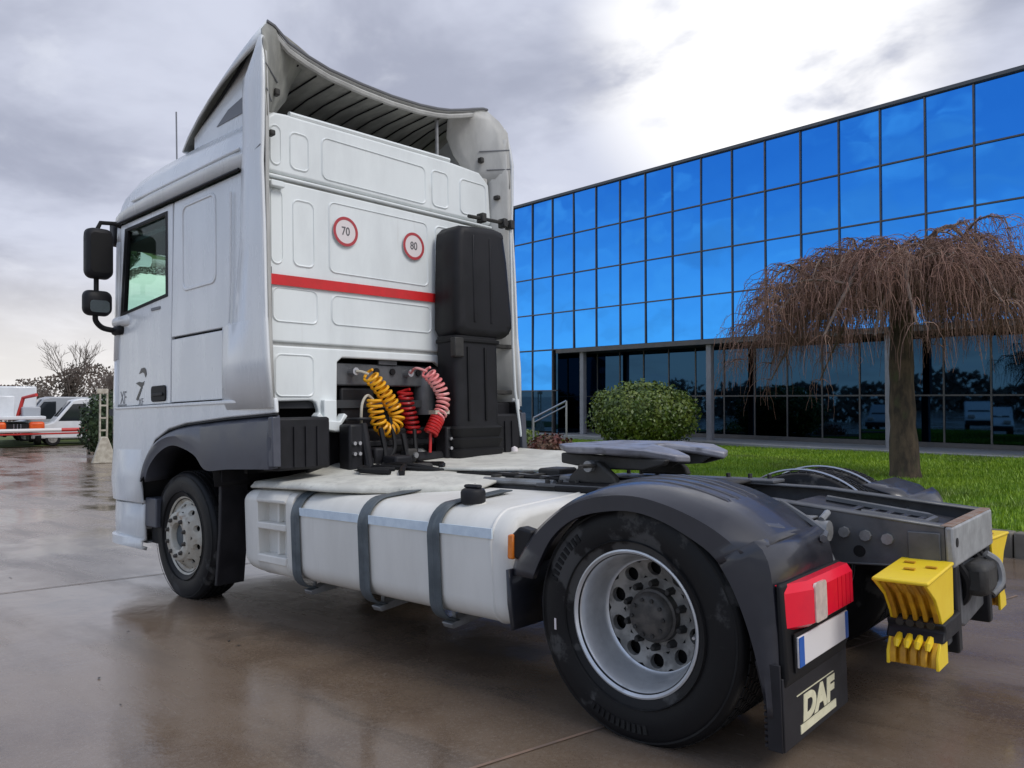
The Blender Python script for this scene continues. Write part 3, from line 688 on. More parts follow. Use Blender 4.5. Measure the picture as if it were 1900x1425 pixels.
tp("front_panel", MB().grid(front_rows((.95, 1.3, 1.52, 1.95))), "white_paint", solid=.02, smooth=50)
tp("windscreen", MB().grid([r[3:-3] for r in front_rows((1.95, 2.5, 3.0))]), "cab_glass", solid=.006, smooth=50)
for s in (1, -1):
    rr = [[(x, y * s, z) for x, y in cab_front_pts(z)[:4]] for z in (1.95, 2.5, 3.0)]
    tp("front_pillar", MB().grid(rr), "white_paint", solid=.03, smooth=50)
tp("front_header", MB().grid(front_rows((3.0, 3.165))), "white_paint", solid=.02, smooth=50)
tp("sun_visor", MB().box(5.62, 5.95, -1.0, 1.0, 3.05, 3.12), "cab_glass", bevel=.02)
# left side: door with window opening, sleeper side, locker door, each with its own seam
win = [(5.27, 2.35), (5.17, 3.075), (4.375, 3.075), (4.375, 2.415)]
door_o = [(5.375, 1.535), (5.325, 3.14), (4.262, 3.14), (4.318, 1.535)]
door_r = [(5.375, 1.535), (5.355, 2.2), (5.325, 3.14), (4.262, 3.14), (4.29, 2.3), (4.318, 1.535)]
for s in (1, -1):
    ya, yb = (1.17, 1.205) if s > 0 else (-1.205, -1.17)
    d = MB(); d.frame([door_o[0], door_o[1], door_o[2], door_o[3]], win, 1, ya, yb)
    dr = tp("door", d, "white_paint", bevel=.006)
    w2 = inset(win, -.028)
    obj("window_seal", MB().frame(w2, inset(win, .012), 1, yb * 1.0 + (-.002 if s > 0 else .002), yb + s * .006), "seal_black", dr)
    obj("side_window", MB().prism(inset(win, .005), 1, ya + s * .012, ya + s * .017), "cab_glass", dr)
    obj("window_divider", MB().prism([(5.275, 2.36), (5.175, 3.07), (5.135, 3.07), (5.225, 2.36)], 1, ya, yb + s * .003), "seal_black", dr)
    obj("door_handle", MB().prism(rrect(4.385, 4.655, 1.555, 1.685, .03), 1, yb - s * .004, yb + s * .012), "seal_black", dr, bevel=.006)
    obj("handle_grip", MB().prism(rrect(4.42, 4.62, 1.60, 1.625, .01), 1, yb + s * .004, yb + s * .022), "black_plastic", dr, bevel=.004)
    obj("vent_slot", MB().prism(rrect(4.49, 4.66, 2.31, 2.335, .008), 1, yb - s * .004, yb + s * .006), "decal_grey", dr)
    tp("sleeper_side", MB().prism([(3.155, 2.06), (3.155, 3.14), (4.236, 3.14), (4.293, 2.06)], 1, ya, yb), "white_paint", bevel=.006)
    sp = tp("side_recess", MB().frame(rrect(3.55, 4.10, 2.40, 3.085, .07, 5), inset(rrect(3.55, 4.10, 2.40, 3.085, .07, 5), .03), 1, yb - s * .004, yb + s * .008), "white_paint", bevel=.006)
    tp("locker_door", MB().prism([(3.465, 1.54), (3.465, 2.042), (4.290, 2.042), (4.302, 1.54)], 1, ya, yb), "white_paint", bevel=.006)
    tp("side_panel", MB().prism([(3.0, 1.535), (3.0, 2.05), (3.440, 2.05), (3.440, 1.535)], 1, ya - s * .0, yb), "white_paint", bevel=.006)
    tp("inner_side", MB().prism([(3.0, 1.50), (3.0, 3.15), (4.33, 3.15), (4.33, 1.50)], 1, ya - s * .03, ya - s * .004), "seal_black")
    tp("inner_side", MB().prism([(4.35, 1.50), (4.35, 2.33), (5.40, 2.27), (5.42, 1.50)], 1, ya - s * .03, ya - s * .004), "seal_black")
    # lower skirt: white band above the wheel arch
    arch = [(4.80, .98), (4.735, 1.09), (4.56, 1.245), (4.31, 1.33), (4.02, 1.37), (3.35, 1.405), (2.735, 1.425)]
    sk = [(2.745, 1.525), (5.40, 1.525), (5.42, 1.2), (5.40, .98)] + arch
    y0, y1 = (1.19, 1.222) if s > 0 else (-1.222, -1.19)
    tp("lower_skirt", MB().prism(sk, 1, y0, y1), "white_paint", bevel=.01)
    tp("skirt_ledge", MB().prism([(2.78, 1.50), (2.78, 1.53), (5.36, 1.53), (5.36, 1.51)], 1, y1 - s * .004, y1 + s * .010), "white_paint", bevel=.006)
    # dark grey front fender
    fo = [(4.795, .93), (4.73, 1.075), (4.555, 1.23), (4.305, 1.312), (4.02, 1.352), (3.35, 1.387), (2.72, 1.407)]
    fi = [(2.735, 1.06), (3.30, 1.045), (3.64, 1.03), (3.80, 1.13), (4.02, 1.19), (4.22, 1.205), (4.44, 1.14), (4.62, 1.02), (4.69, .90)]
    rowA = [(x, s * 1.215, z) for x, z in fo]; rowB = [(x, s * 1.245, z - .03) for x, z in fo]
    n_ = 44
    A = rs([(x, s * 1.20, z) for x, z in fo], n_); B = rs([(x, s * 1.243, z - .035) for x, z in fo], n_)
    fi2 = list(reversed(fi))
    Cc = rs([(x, s * 1.252, z + .05) for x, z in fi2], n_); D = rs([(x, s * 1.250, z) for x, z in fi2], n_); E2 = rs([(x, s * 1.0, z + .02) for x, z in fi2], n_)
    M1 = [tuple((Vector(b) + Vector(c)) / 2 + Vector((0, s * .012, 0))) for b, c in zip(B, Cc)]
    tp("front_fender", MB().grid([A, B, M1, Cc, D, E2]), "grey_plastic", solid=.012, smooth=42)
    tp("fender_end_strip", MB().prism([(2.70, 1.07), (2.705, 1.40), (2.76, 1.40), (2.76, 1.07)], 1, s * 1.20, s * 1.262), "grey_plastic", bevel=.008)
    tp("fender_rear_box", MB().box(2.725, 2.95, *sorted((s * .80, s * 1.21)), 1.04, 1.395), "black_plastic", bevel=.02)
    for k_ in range(3): tp("fender_rib", MB().box(2.712, 2.73, *sorted((s * (.90 + .09 * k_), s * (.915 + .09 * k_))), 1.06, 1.33), "black_plastic")
    tp("fender_lip", MB().tube([(x, s * 1.215, z + .008) for x, z in fo], .010, 6), "seal_black")
    # bumper corner and step
    def bump(zs, offs, name, m="white_paint", x0=4.83):
        rows = []
        for z, o in zip(zs, offs):
            rows.append([(x0, s * (1.225 - o), z)] + [(5.30 + (.50 - o) * math.sin(R(a)), s * (.72 + (.505 - o) * math.cos(R(a)) ** .75 if a < 90 else .72), z) for a in range(0, 91, 10)] + [(5.82 - o, 0, z)])
        return tp(name, MB().grid(rows), m, solid=.03, smooth=50)
    bump((1.165, 1.15, .9, .73, .715), (.05, .012, .0, .012, .05), "bumper_corner")
    bump((.70, .69, .55, .43, .41, .40, .345, .33), (.06, .035, .03, .035, .04, .005, .005, .05), "bumper_lower")
    tp("step_tread", MB().prism([(4.84, .6), (4.84, 1.17), (5.32, 1.17), (5.58, 1.03), (5.70, .6)], 2, .375, .39) if s > 0 else MB().prism([(4.84, -.6), (4.84, -1.17), (5.32, -1.17), (5.58, -1.03), (5.70, -.6)], 2, .375, .39), "plate_steel")
    tp("fog_mark", MB().prism(rrect(5.20, 5.235, .525, .55, .01), 1, s * 1.16, s * 1.176), "decal_grey")
    tp("arch_bracket", MB().box(4.62, 4.83, *sorted((s * 1.02, s * 1.19)), .52, .76), "grey_plastic", bevel=.01)
    tp("arch_bracket", MB().box(4.58, 4.80, *sorted((s * .95, s * 1.15)), .38, .52), "seal_black", bevel=.01)
    tp("wheel_well", MB().grid([[(x, s * y, z) for x, z in ((4.86, .62), (4.84, .95), (4.70, 1.12), (4.45, 1.26), (4.05, 1.30), (3.68, 1.16), (3.60, .9))] for y in (.55, 1.20)]), "seal_black", solid=.01)
    tp("inner_well", MB().prism([(4.86, .5), (4.86, 1.4), (2.9, 1.4), (2.9, .9), (3.6, .5)], 1, s * .56, s * .54), "seal_black")
    # mud flap behind the front wheel, marker lamp on it
    tp("front_mud_flap", MB().prism([(3.72, .16), (3.66, .55), (3.64, 1.03), (3.60, 1.03), (3.62, .55), (3.68, .16)], 1, s * .93, s * 1.15), "flap_black", bevel=.006)
    ml = tp("marker_bracket", MB().box(3.50, 3.54, *sorted((s * .82, s * .98)), .70, .86), "seal_black")
    obj("marker_lamp", MB().box(3.472, 3.50, *sorted((s * .86, s * .93)), .735, .83), "lamp_amber", ml, bevel=.008)
tp("cab_floor", MB().box(3.0, 5.7, -1.15, 1.15, 1.46, 1.52), "interior_dark")
tp("dashboard", MB().prism([(5.15, 1.5), (5.05, 2.05), (5.2, 2.2), (5.66, 2.15), (5.70, 1.5)], 1, -1.12, 1.12), "interior_dark", bevel=.03)
tp("headliner", MB().box(4.3, 5.5, -1.14, 1.14, 2.98, 3.02), "interior_dark")
tp("sleeper_curtain", MB().box(4.05, 4.10, -1.14, .2, 1.55, 2.95), "interior_pale")
for y in (.62, -.62):
    st_ = tp("seat", MB().box(4.45, 4.95, y - .26, y + .26, 1.75, 1.95), "interior_pale", bevel=.05)
    obj("seat_back", MB().prism([(4.36, 1.95), (4.28, 2.62), (4.40, 2.65), (4.54, 1.95)], 1, y - .24, y + .24), "interior_pale", st_, bevel=.05)
    obj("headrest", MB().box(4.27, 4.37, y - .14, y + .14, 2.66, 2.84), "interior_pale", st_, bevel=.04)
sw = MB(); sw.tube([Vector((5.02, .62, 2.30)) + Vector((math.sin(a) * .10, math.cos(a) * .23, math.sin(a) * .19)) for a in np.linspace(0, 2 * math.pi, 25)], .016, 6, caps=False)
tp("steering_wheel", sw, "seal_black")
tp("wiper_arm", MB().tube([(5.5, -.2, 2.85), (5.5, -.3, 2.45)], .012, 5), "seal_black")
# marks on the door and front corner
def mark(name, polys, m, y=1.2055, parent=None):
    b = MB()
    for p in polys: b.prism(p, 1, y, y + .0025)
    return tp(name, b, m, label=None)
def pxz(pts): return pts
mark("door_emblem", [[(4.905, 1.80), (4.86, 1.845), (4.80, 1.85), (4.765, 1.83), (4.755, 1.79), (4.775, 1.765), (4.80, 1.80), (4.83, 1.812)],
                     [(4.97, 1.725), (4.90, 1.735), (4.84, 1.725), (4.80, 1.735), (4.815, 1.705), (4.855, 1.68), (4.90, 1.70)],
                     [(4.87, 1.685), (4.835, 1.685), (4.885, 1.625), (4.93, 1.575), (4.965, 1.585), (4.925, 1.63)]], "decal_black")
text("door_letters", "XF", .085, "decal_grey", tk, face_left(4.87, 1.2065, 1.535 + .025), sx=1.0)
text("corner_letters", "XF", .16, "decal_grey", tk, face_left(5.235, 1.2065, 1.605), sx=.7)
tp("corner_line", MB().box(5.17, 5.35, 1.205, 1.208, 1.53 + .012, 1.552), "decal_grey")

# ---- rear wall of the cab
XR = 2.948
lower = [(1.13, 1.505), (.80, 1.515), (.765, 1.50), (.745, 1.45), (.74, 1.34), (.60, 1.34), (.585, 1.42), (.575, 1.80), (.53, 1.835), (-.40, 1.835), (-.50, 1.78), (-.525, 1.70), (-.53, 1.30), (-1.12, 1.18), (-1.12, 1.898), (1.13, 1.898)]
tp("rear_wall", MB().prism(lower, 0, XR, XR + .05), "rear_white", bevel=.012, seg=3)
tp("rear_wall", MB().prism([(1.13, 1.924), (1.13, 3.062), (-1.12, 3.062), (-1.12, 1.924)], 0, XR, XR + .05), "rear_white", bevel=.012, seg=3)
tp("rear_wall", MB().prism([(1.135, 3.115), (1.135, 3.50), (1.08, 3.545), (.98, 3.555), (-.60, 3.585), (-.98, 3.57), (-1.10, 3.48), (-1.12, 3.115)], 0, XR, XR + .05), "rear_white", bevel=.02, seg=3)
tp("wall_backing", MB().prism([(1.12, 1.9), (1.12, 3.54), (-1.10, 3.54), (-1.10, 1.85)], 0, XR + .022, XR + .12), "fairing_inner")
tp("rear_rail", MB().box(XR - .012, XR + .03, -1.12, 1.14, 3.078, 3.100), "rear_white", bevel=.008)
tp("top_ledge", MB().tube([(XR + .02, .95, 3.567), (XR + .02, -.62, 3.600)], .022, 8), "rear_white")
tp("rear_seal", MB().tube([(XR - .01, 1.128, 2.44), (XR - .01, 1.128, 1.60)], .010, 6), "seal_black")
def emboss(u0, u1, w0, w1, r=.05, d=.009, name="pressed_panel"):
    p = rrect(u0, u1, w0, w1, r, 5); q = inset(p, .022)
    b = MB(); n = len(p)
    b.add([(XR + .0005, u, w) for u, w in p] + [(XR - d, *( (u * .5 + uu * .5, w * .5 + ww * .5))) for (u, w), (uu, ww) in zip(p, q)] + [(XR - .002, u, w) for u, w in q],
          [(i, (i + 1) % n, n + (i + 1) % n, n + i) for i in range(n)] + [(n + i, n + (i + 1) % n, 2 * n + (i + 1) % n, 2 * n + i) for i in range(n)] + [tuple(range(2 * n, 3 * n))])
    return tp(name, b, "rear_white", smooth=22)
for a in ((-.345, .645, 2.46, 2.995), (-.37, .63, 2.075, 2.295), (.735, 1.115, 2.06, 2.312), (.765, .945, 2.465, 2.96), (1.025, 1.118, 2.46, 3.005),
          (1.03, 1.12, 3.16, 3.46), (.80, .965, 3.16, 3.445), (-.335, .70, 3.15, 3.465), (-.59, -.39, 3.15, 3.475), (-1.06, -.72, 3.15, 3.47), (.775, 1.10, 1.535, 1.845)):
    emboss(*a)
emboss(-.62, -.42, 2.5, 3.0)
tp("wall_tongue", MB().prism([(.80, 1.40), (.74, 1.36), (.71, 1.30), (.60, 1.28), (.58, 1.34), (.53, 1.40), (.56, 1.42), (.60, 1.36), (.72, 1.37), (.77, 1.43)], 0, XR - .06, XR + .02), "rear_white", bevel=.008)
tp("wall_tongue", MB().box(XR - .045, XR + .01, .615, .725, 1.34, 1.52), "rear_white", bevel=.01)
tp("latch_box", MB().box(XR - .05, XR, 1.03, 1.135, 3.00, 3.045), "rear_white", bevel=.008)
tp("red_stripe", MB().prism([(1.128, 2.318), (1.128, 2.392), (-.60, 2.412), (-.60, 2.338)], 0, XR - .0185, XR - .014), "red_tape")
def speed_sign(y, z, s, r, label):
    o = tp("speed_sticker", MB().lathe([(0.001, XR - .0195), (r, XR - .0195), (r, XR - .0165)], (0, y, z), 0, 40), "sign_white", label=label)
    obj("red_ring", MB().lathe([(r * .80, XR - .0197), (r * .80, XR - .0215), (r, XR - .0215), (r, XR - .0197)], (0, y, z), 0, 40), "sign_red", o)
    text("number", s, r * .80, "sign_ink", o, face_rear(XR - .0205, y, z), offset=.0012, sx=.85)
speed_sign(.50, 2.785, "70", .112, "round red and white speed sticker reading 70"); speed_sign(-.17, 2.775, "80", .112, "round red and white speed sticker reading 80")

# opening behind the wall: bulkhead, bar with fittings, coiled hoses
tp("bulkhead", MB().box(3.32, 3.36, -.9, 1.1, 1.0, 1.95), "seal_black")
cb = tp("connection_bar", MB().box(3.0, 3.06, -.50, .56, 1.63, 1.80), "frame_grey", bevel=.012)
for y, r in ((.42, .03), (-.12, .03)): obj("coupling", MB().tube([(2.93, y, 1.735), (3.0, y, 1.735)], r, 10), "bright_metal", cb)
for y in (.18, .02, -.25): obj("port", MB().tube([(2.985, y, 1.745), (3.0, y, 1.745)], .026, 10), "seal_black", cb)
obj("socket_plate", MB().box(2.985, 3.0, -.02, .16, 1.80, 1.83), "frame_grey", cb)
tp("air_canister", MB().lathe([(.01, 1.40), (.085, 1.40), (.09, 1.45), (.09, 1.70), (.07, 1.73), (.01, 1.73)], (3.05, -.36, 0), 2, 16), "frame_grey")
tp("dark_box", MB().box(3.02, 3.2, .18, .50, 1.30, 1.62), "black_plastic", bevel=.02)
tp("dark_box", MB().box(3.08, 3.25, -.30, .10, 1.15, 1.5), "black_plastic", bevel=.02)
def coil(name, path, r, turns, wire, m, lead=None, label=None):
    P = [Vector(p) for p in path]; n = turns * 14; ls = [0]
    for a, b in zip(P, P[1:]): ls.append(ls[-1] + (b - a).length)
    def at(t):
        t *= ls[-1]; j = min(max(q for q in range(len(ls)) if ls[q] <= t + 1e-9), len(P) - 2)
        return P[j].lerp(P[j + 1], (t - ls[j]) / (ls[j + 1] - ls[j]))
    pts = []
    for i in range(n + 1):
        t = i / n; c = at(t); d = (at(min(1, t + .04)) - at(max(0, t - .04))).normalized(); u = d.cross(Vector((1, 0, 0))).normalized(); a = 2 * math.pi * turns * t
        pts.append(c + u * r * math.cos(a) + Vector((1, 0, 0)) * r * math.sin(a))
    o = tp(name, MB().tube(pts, wire, 6), m, label=label)
    if lead:
        for l in lead: obj("hose_end", MB().tube(l, wire * .9, 6), "cream_paint" if m == "coil_yellow" else m, o)
coil("yellow_coil_hose", smooth_path([(2.87, .35, 1.71), (2.86, .27, 1.63), (2.85, .17, 1.51), (2.85, .10, 1.40), (2.85, .13, 1.31), (2.85, .21, 1.285), (2.85, .275, 1.34), (2.85, .305, 1.44), (2.86, .32, 1.52)]), .052, 20, .0115, "coil_yellow",
     [smooth_path([(2.93, .42, 1.735), (2.90, .39, 1.73), (2.87, .35, 1.71)]), smooth_path([(2.86, .32, 1.52), (2.85, .38, 1.55), (2.85, .425, 1.50), (2.85, .44, 1.41), (2.85, .44, 1.25)])], "yellow coiled air hose hanging in a loop")
coil("red_coil_hose", smooth_path([(2.99, -.10, 1.60), (2.99, -.12, 1.48), (2.98, -.15, 1.36), (2.97, -.17, 1.25)]), .055, 9, .013, "coil_red", None, "dark red coiled hose inside the opening")
coil("red_coil_hose", smooth_path([(2.75, -.13, 1.74), (2.73, -.21, 1.65), (2.71, -.26, 1.54), (2.71, -.24, 1.43), (2.71, -.20, 1.37)]), .048, 11, .011, "coil_pink", [smooth_path([(2.93, -.12, 1.735), (2.85, -.10, 1.77), (2.75, -.13, 1.74)])], "pale pink upper length of coiled hose beside the intake")
coil("red_coil_hose", smooth_path([(2.71, -.20, 1.37), (2.71, -.16, 1.31), (2.72, -.13, 1.25)]), .05, 6, .013, "coil_red", [[(2.72, -.13, 1.25), (2.72, -.12, 1.1)]], "bright red lower end of coiled hose")
tp("hose_clip", MB().box(2.68, 2.76, -.30, -.15, 1.40, 1.43), "cream_paint")

# ---- side extenders beside the rear wall
for s in (1, -1):
    prof = [(3.155, 3.13, 1.206), (3.18, 2.63, 1.206), (3.30, 2.065, 1.206)]
    rows = []
    for xf, xr_, z in ((3.45, 2.742, 1.46), (3.45, 2.755, 1.80), (3.44, 2.775, 2.055), (3.30, 2.778, 2.065), (3.18, 2.79, 2.63), (3.155, 2.812, 3.13), (3.13, 2.80, 3.30), (3.13, 2.785, 3.66), (3.14, 2.80, 3.78), (3.02, 2.825, 3.92), (2.93, 2.85, 4.01)):
        rows.append([(xf + (xr_ - xf) * t, s * (1.208 + (.045 * math.sin(min(1, t * 1.6) * math.pi / 2) if z > 1.5 else .03 * t) - (.03 if z > 3.7 else 0) * (z - 3.7) / .3), z) for t in (0, .04, .15, .35, .55, .75, .92, 1)])
    tp("side_extender", MB().grid(rows), "white_paint", solid=.022, smooth=45)
    tp("extender_seam", MB().tube([(3.14, s * 1.222, 3.135), (2.98, s * 1.25, 3.14), (2.95, s * 1.256, 3.20), (2.815, s * 1.264, 3.235)], .005, 5), "decal_grey")
    if s > 0: tp("extender_ridge", MB().tube([(3.30, 1.222, 3.02), (3.315, 1.222, 2.4), (3.34, 1.222, 2.08)], .008, 6), "white_paint")
    # inner skin between extender and cab wall
    inn = []
    for z, xo, xi in ((1.50, 2.76, 2.95), (2.0, 2.785, 2.955), (3.0, 2.81, 2.955), (3.5, 2.80, 2.955), (3.9, 2.82, 2.99)):
        inn.append([(xo, s * 1.232, z), (xo + .02, s * 1.20, z), (xi - .02, s * 1.135, z), (xi + .03, s * 1.11, z)])
    tp("extender_lining", MB().grid(inn), "fairing_inner", solid=.008, smooth=40)
    tp("rubber_skirt", MB().prism([(2.755, 1.14), (2.75, 1.50), (3.0, 1.50), (3.0, 1.14)], 1, s * 1.18, s * 1.20), "black_plastic", bevel=.01)
# right extender hardware seen past the intake
for z in (1.995, 1.585): tp("hinge_bar", MB().box(2.80, 2.86, -1.21, -.86, z - .018, z + .018), "dark_iron", bevel=.006)
tp("hinge_bar", MB().tube([(2.74, -.62, 3.07), (2.74, -1.16, 3.09)], .016, 6), "dark_iron")
for y in (-.78, -1.05, -1.14): tp("clamp_block", MB().box(2.70, 2.78, y - .025, y + .025, 3.04, 3.12), "dark_iron", bevel=.008)
tp("drain_pipe", MB().tube([(2.74, -1.145, 3.06), (2.74, -1.145, 2.0), (2.73, -1.15, 1.6), (2.72, -1.205, 1.19)], .013, 8), "rear_white")
tp("side_liner", MB().box(2.83, 2.90, -1.20, -.86, 1.14, 1.50), "black_plastic", bevel=.02)
tp("liner_foot", MB().box(2.80, 2.86, -1.20, -.92, 1.10, 1.16), "deck_white", bevel=.01)
tp("grime_hole", MB().tube([(2.945, -1.02, 1.83), (2.949, -1.02, 1.83)], .025, 10), "decal_grey")

# ---- air intake
def rr_yz(y0, y1, z0, z1, r, x): return [(x, u, w) for u, w in rrect(y0, y1, z0, z1, r, 5)]
ik = MB()
sec = []
for x, d in ((2.93, .03), (2.90, 0), (2.70, 0), (2.655, .012), (2.635, .04), (2.63, .07)):
    p = [(-.36 - d, 2.10 + d), (-.385 - d, 2.80), (-.40 - d, 2.90 - d), (-.46, 2.955 - d), (-.56, 2.965 - d), (-.83, 2.985 - d), (-.93, 2.97 - d), (-.965 + d, 2.90), (-1.0 + d, 2.7), (-1.045 + d, 2.25), (-1.05 + d, 2.14), (-1.01 + d, 2.07 + d), (-.95, 2.04 + d), (-.80, 2.03 + d), (-.5, 2.03 + d), (-.40 - d, 2.04 + d)]
    sec.append([(x, y, z) for y, z in p])
si = tp("air_intake", MB().grid(sec, closed=True, caps=True), "black_plastic", smooth=50)
for y in (-.56, -.76): obj("intake_rib", MB().box(2.622, 2.64, y - .012, y + .012, 2.15, 2.88), "black_plastic", si, bevel=.008)
du = MB(); du.grid([[(x, y, z) for x, y in rrect(2.66 + e, 2.92, -.88 + e, -.37 - e, .06, 4)] for z, e in ((1.30, .0), (1.32, .0), (1.6, 0), (1.9, .0), (2.0, .0), (2.04, .0))], closed=True, caps=True)
tp("intake_duct", du, "black_plastic", smooth=45)
tp("duct_collar", MB().prism(rrect(2.645, 2.93, -.90, -.36, .06), 2, 1.985, 2.02), "seal_black", bevel=.008)
for y in (-.50, -.70): tp("duct_rib", MB().box(2.645, 2.67, y - .012, y + .012, 1.34, 1.95), "seal_black", bevel=.005)
be = MB(); be.grid([[(x, y, z) for x, y in rrect(2.66 - e, 2.92 + e, -.90 - e, -.36 + e, .07, 4)] for z, e in ((1.02, .01), (1.10, .025), (1.115, .0), (1.19, .025), (1.205, .0), (1.28, .02), (1.30, .0))], closed=True, caps=True)
tp("bellows", be, "seal_black", smooth=35)
tp("duct_bracket", MB().box(2.64, 2.70, -.44, -.34, 1.86, 2.02), "dark_iron", bevel=.01)

# ---- roof spoiler
redge = [(1.175, 4.03), (1.12, 4.185), (1.06, 4.17), (.95, 4.09), (.80, 4.045), (.6, 4.005), (.3, 3.985), (0, 3.98)]
redge += [(-.3, 3.995), (-.5, 4.02), (-.65, 4.05), (-.80, 4.095), (-.95, 4.145), (-1.06, 4.18), (-1.12, 4.185), (-1.16, 4.15)]
def sp_row(t, off=0):
    X = 4.35 + (2.97 - 4.35) * t; row = []
    for y, z in redge:
        yy = y * (.93 + .07 * t ** .7); zf = 3.69 - .06 * abs(y) ** 3
        zz = zf + (z - zf) * (t ** .85) + .10 * math.sin(math.pi * t) * (1 - .3 * abs(y))
        row.append((X + (.25 * (1 - t)) * (1 - abs(y) ** 2 * .8), yy, zz + off))
    return row
tp("roof_spoiler", MB().grid([sp_row(t) for t in (0, .1, .25, .4, .55, .7, .85, 1)]), "white_paint", solid=.018, smooth=50)
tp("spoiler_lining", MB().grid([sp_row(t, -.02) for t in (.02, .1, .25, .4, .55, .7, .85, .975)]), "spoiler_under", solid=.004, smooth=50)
tp("spoiler_lip", MB().tube([(2.985, y * .985, z - .05) for y, z in redge[2:-3]], .022, 6), "fairing_inner")
tp("spoiler_edge", MB().tube([(2.965, y, z + .004) for y, z in redge[1:-1]], .012, 6), "decal_grey")
for i in range(13):
    y = -.96 + .16 * i; pts = []
    for t in (.10, .3, .5, .7, .93):
        r_ = sp_row(t, -.03); j = min(range(len(r_)), key=lambda q: abs(r_[q][1] - y)); a = r_[j]; b = r_[j + 1] if r_[j][1] > y and j + 1 < len(r_) else r_[max(j - 1, 0)]
        f_ = 0 if abs(b[1] - a[1]) < 1e-6 else (y - a[1]) / (b[1] - a[1]); pts.append((a[0] + (b[0] - a[0]) * f_, y, a[2] + (b[2] - a[2]) * f_))
    tp("spoiler_rib", MB().tube(pts, .006, 4), "seal_black")
for s in (1, -1):
    tp("spoiler_flap", MB().prism([(4.16, 3.68), (3.75, 3.855), (3.30, 4.06), (3.14, 4.11), (3.14, 3.5), (4.16, 3.5)], 1, s * 1.055, s * 1.075), "white_paint", bevel=.006)
    tp("flap_edge", MB().tube([(4.00, s * 1.085, 3.735), (3.70, s * 1.09, 3.855), (3.42, s * 1.10, 3.965), (3.22, s * 1.11, 4.07), (3.14, s * 1.12, 4.12)], [.004, .011, .014, .014, .008], 6), "seal_black")
    tp("flap_recess", MB().prism([(3.78, 3.66), (3.60, 3.745), (3.26, 3.80), (3.26, 3.66)], 1, s * 1.0765, s * 1.08), "decal_grey")
    if s < 0: tp("spoiler_strut", MB().tube([(3.06, s * .57, 3.52), (3.06, s * .57, 3.97)], .016, 8), "grey_pipe")
    tp("spoiler_strut", MB().tube([(3.1, s * .60, 3.60), (3.25, s * .40, 3.66)], .014, 6), "dark_iron")
    pin = [(3.06, 1.08, 3.46), (3.12, .98, 3.60), (3.16, .86, 3.75), (3.18, .80, 3.90), (3.10, .74, 4.02), (3.0, .70, 4.05)]
    pout = [(2.80, 1.225, 3.44), (2.80, 1.228, 3.62), (2.81, 1.230, 3.80), (2.825, 1.235, 3.96), (2.90, 1.20, 4.08), (2.965, 1.13, 4.165)]
    rows = []
    for a_, b_ in zip(pin, pout):
        a_, b_ = Vector(a_), Vector(b_); rows.append([tuple((lambda v, t: (v.x, s * v.y, v.z - .0 + .02 * math.sin(math.pi * t)))(a_.lerp(b_, t), t)) for t in (0, .2, .4, .6, .8, 1)])
    tp("spoiler_closure", MB().grid(rows), "spoiler_under" if s > 0 else "fairing_inner", solid=.012, smooth=60)  # left closure coloured darker to stand in for shade
    for z0 in (3.60, 3.80):
        q0 = Vector(pin[1 if z0 < 3.7 else 2]).lerp(Vector(pout[1 if z0 < 3.7 else 2]), .45); q1 = Vector(pout[1 if z0 < 3.7 else 2])
        tp("closure_seam", MB().tube([(q0.x - .012, s * q0.y, q0.z + .012), (q1.x - .006, s * q1.y, q1.z)], .006, 5), "decal_grey")
    tp("hinge_block", MB().box(2.96, 3.01, *sorted((s * 1.02, s * 1.06)), 3.68, 3.73), "dark_iron", bevel=.01)
    tp("hinge_block", MB().box(2.86, 2.92, *sorted((s * 1.12, s * 1.16)), 3.34, 3.38), "dark_iron", bevel=.01)
tp("antenna", MB().tube([(4.85, .9, 3.63), (4.86, .9, 4.14)], .007, 5), "decal_grey")

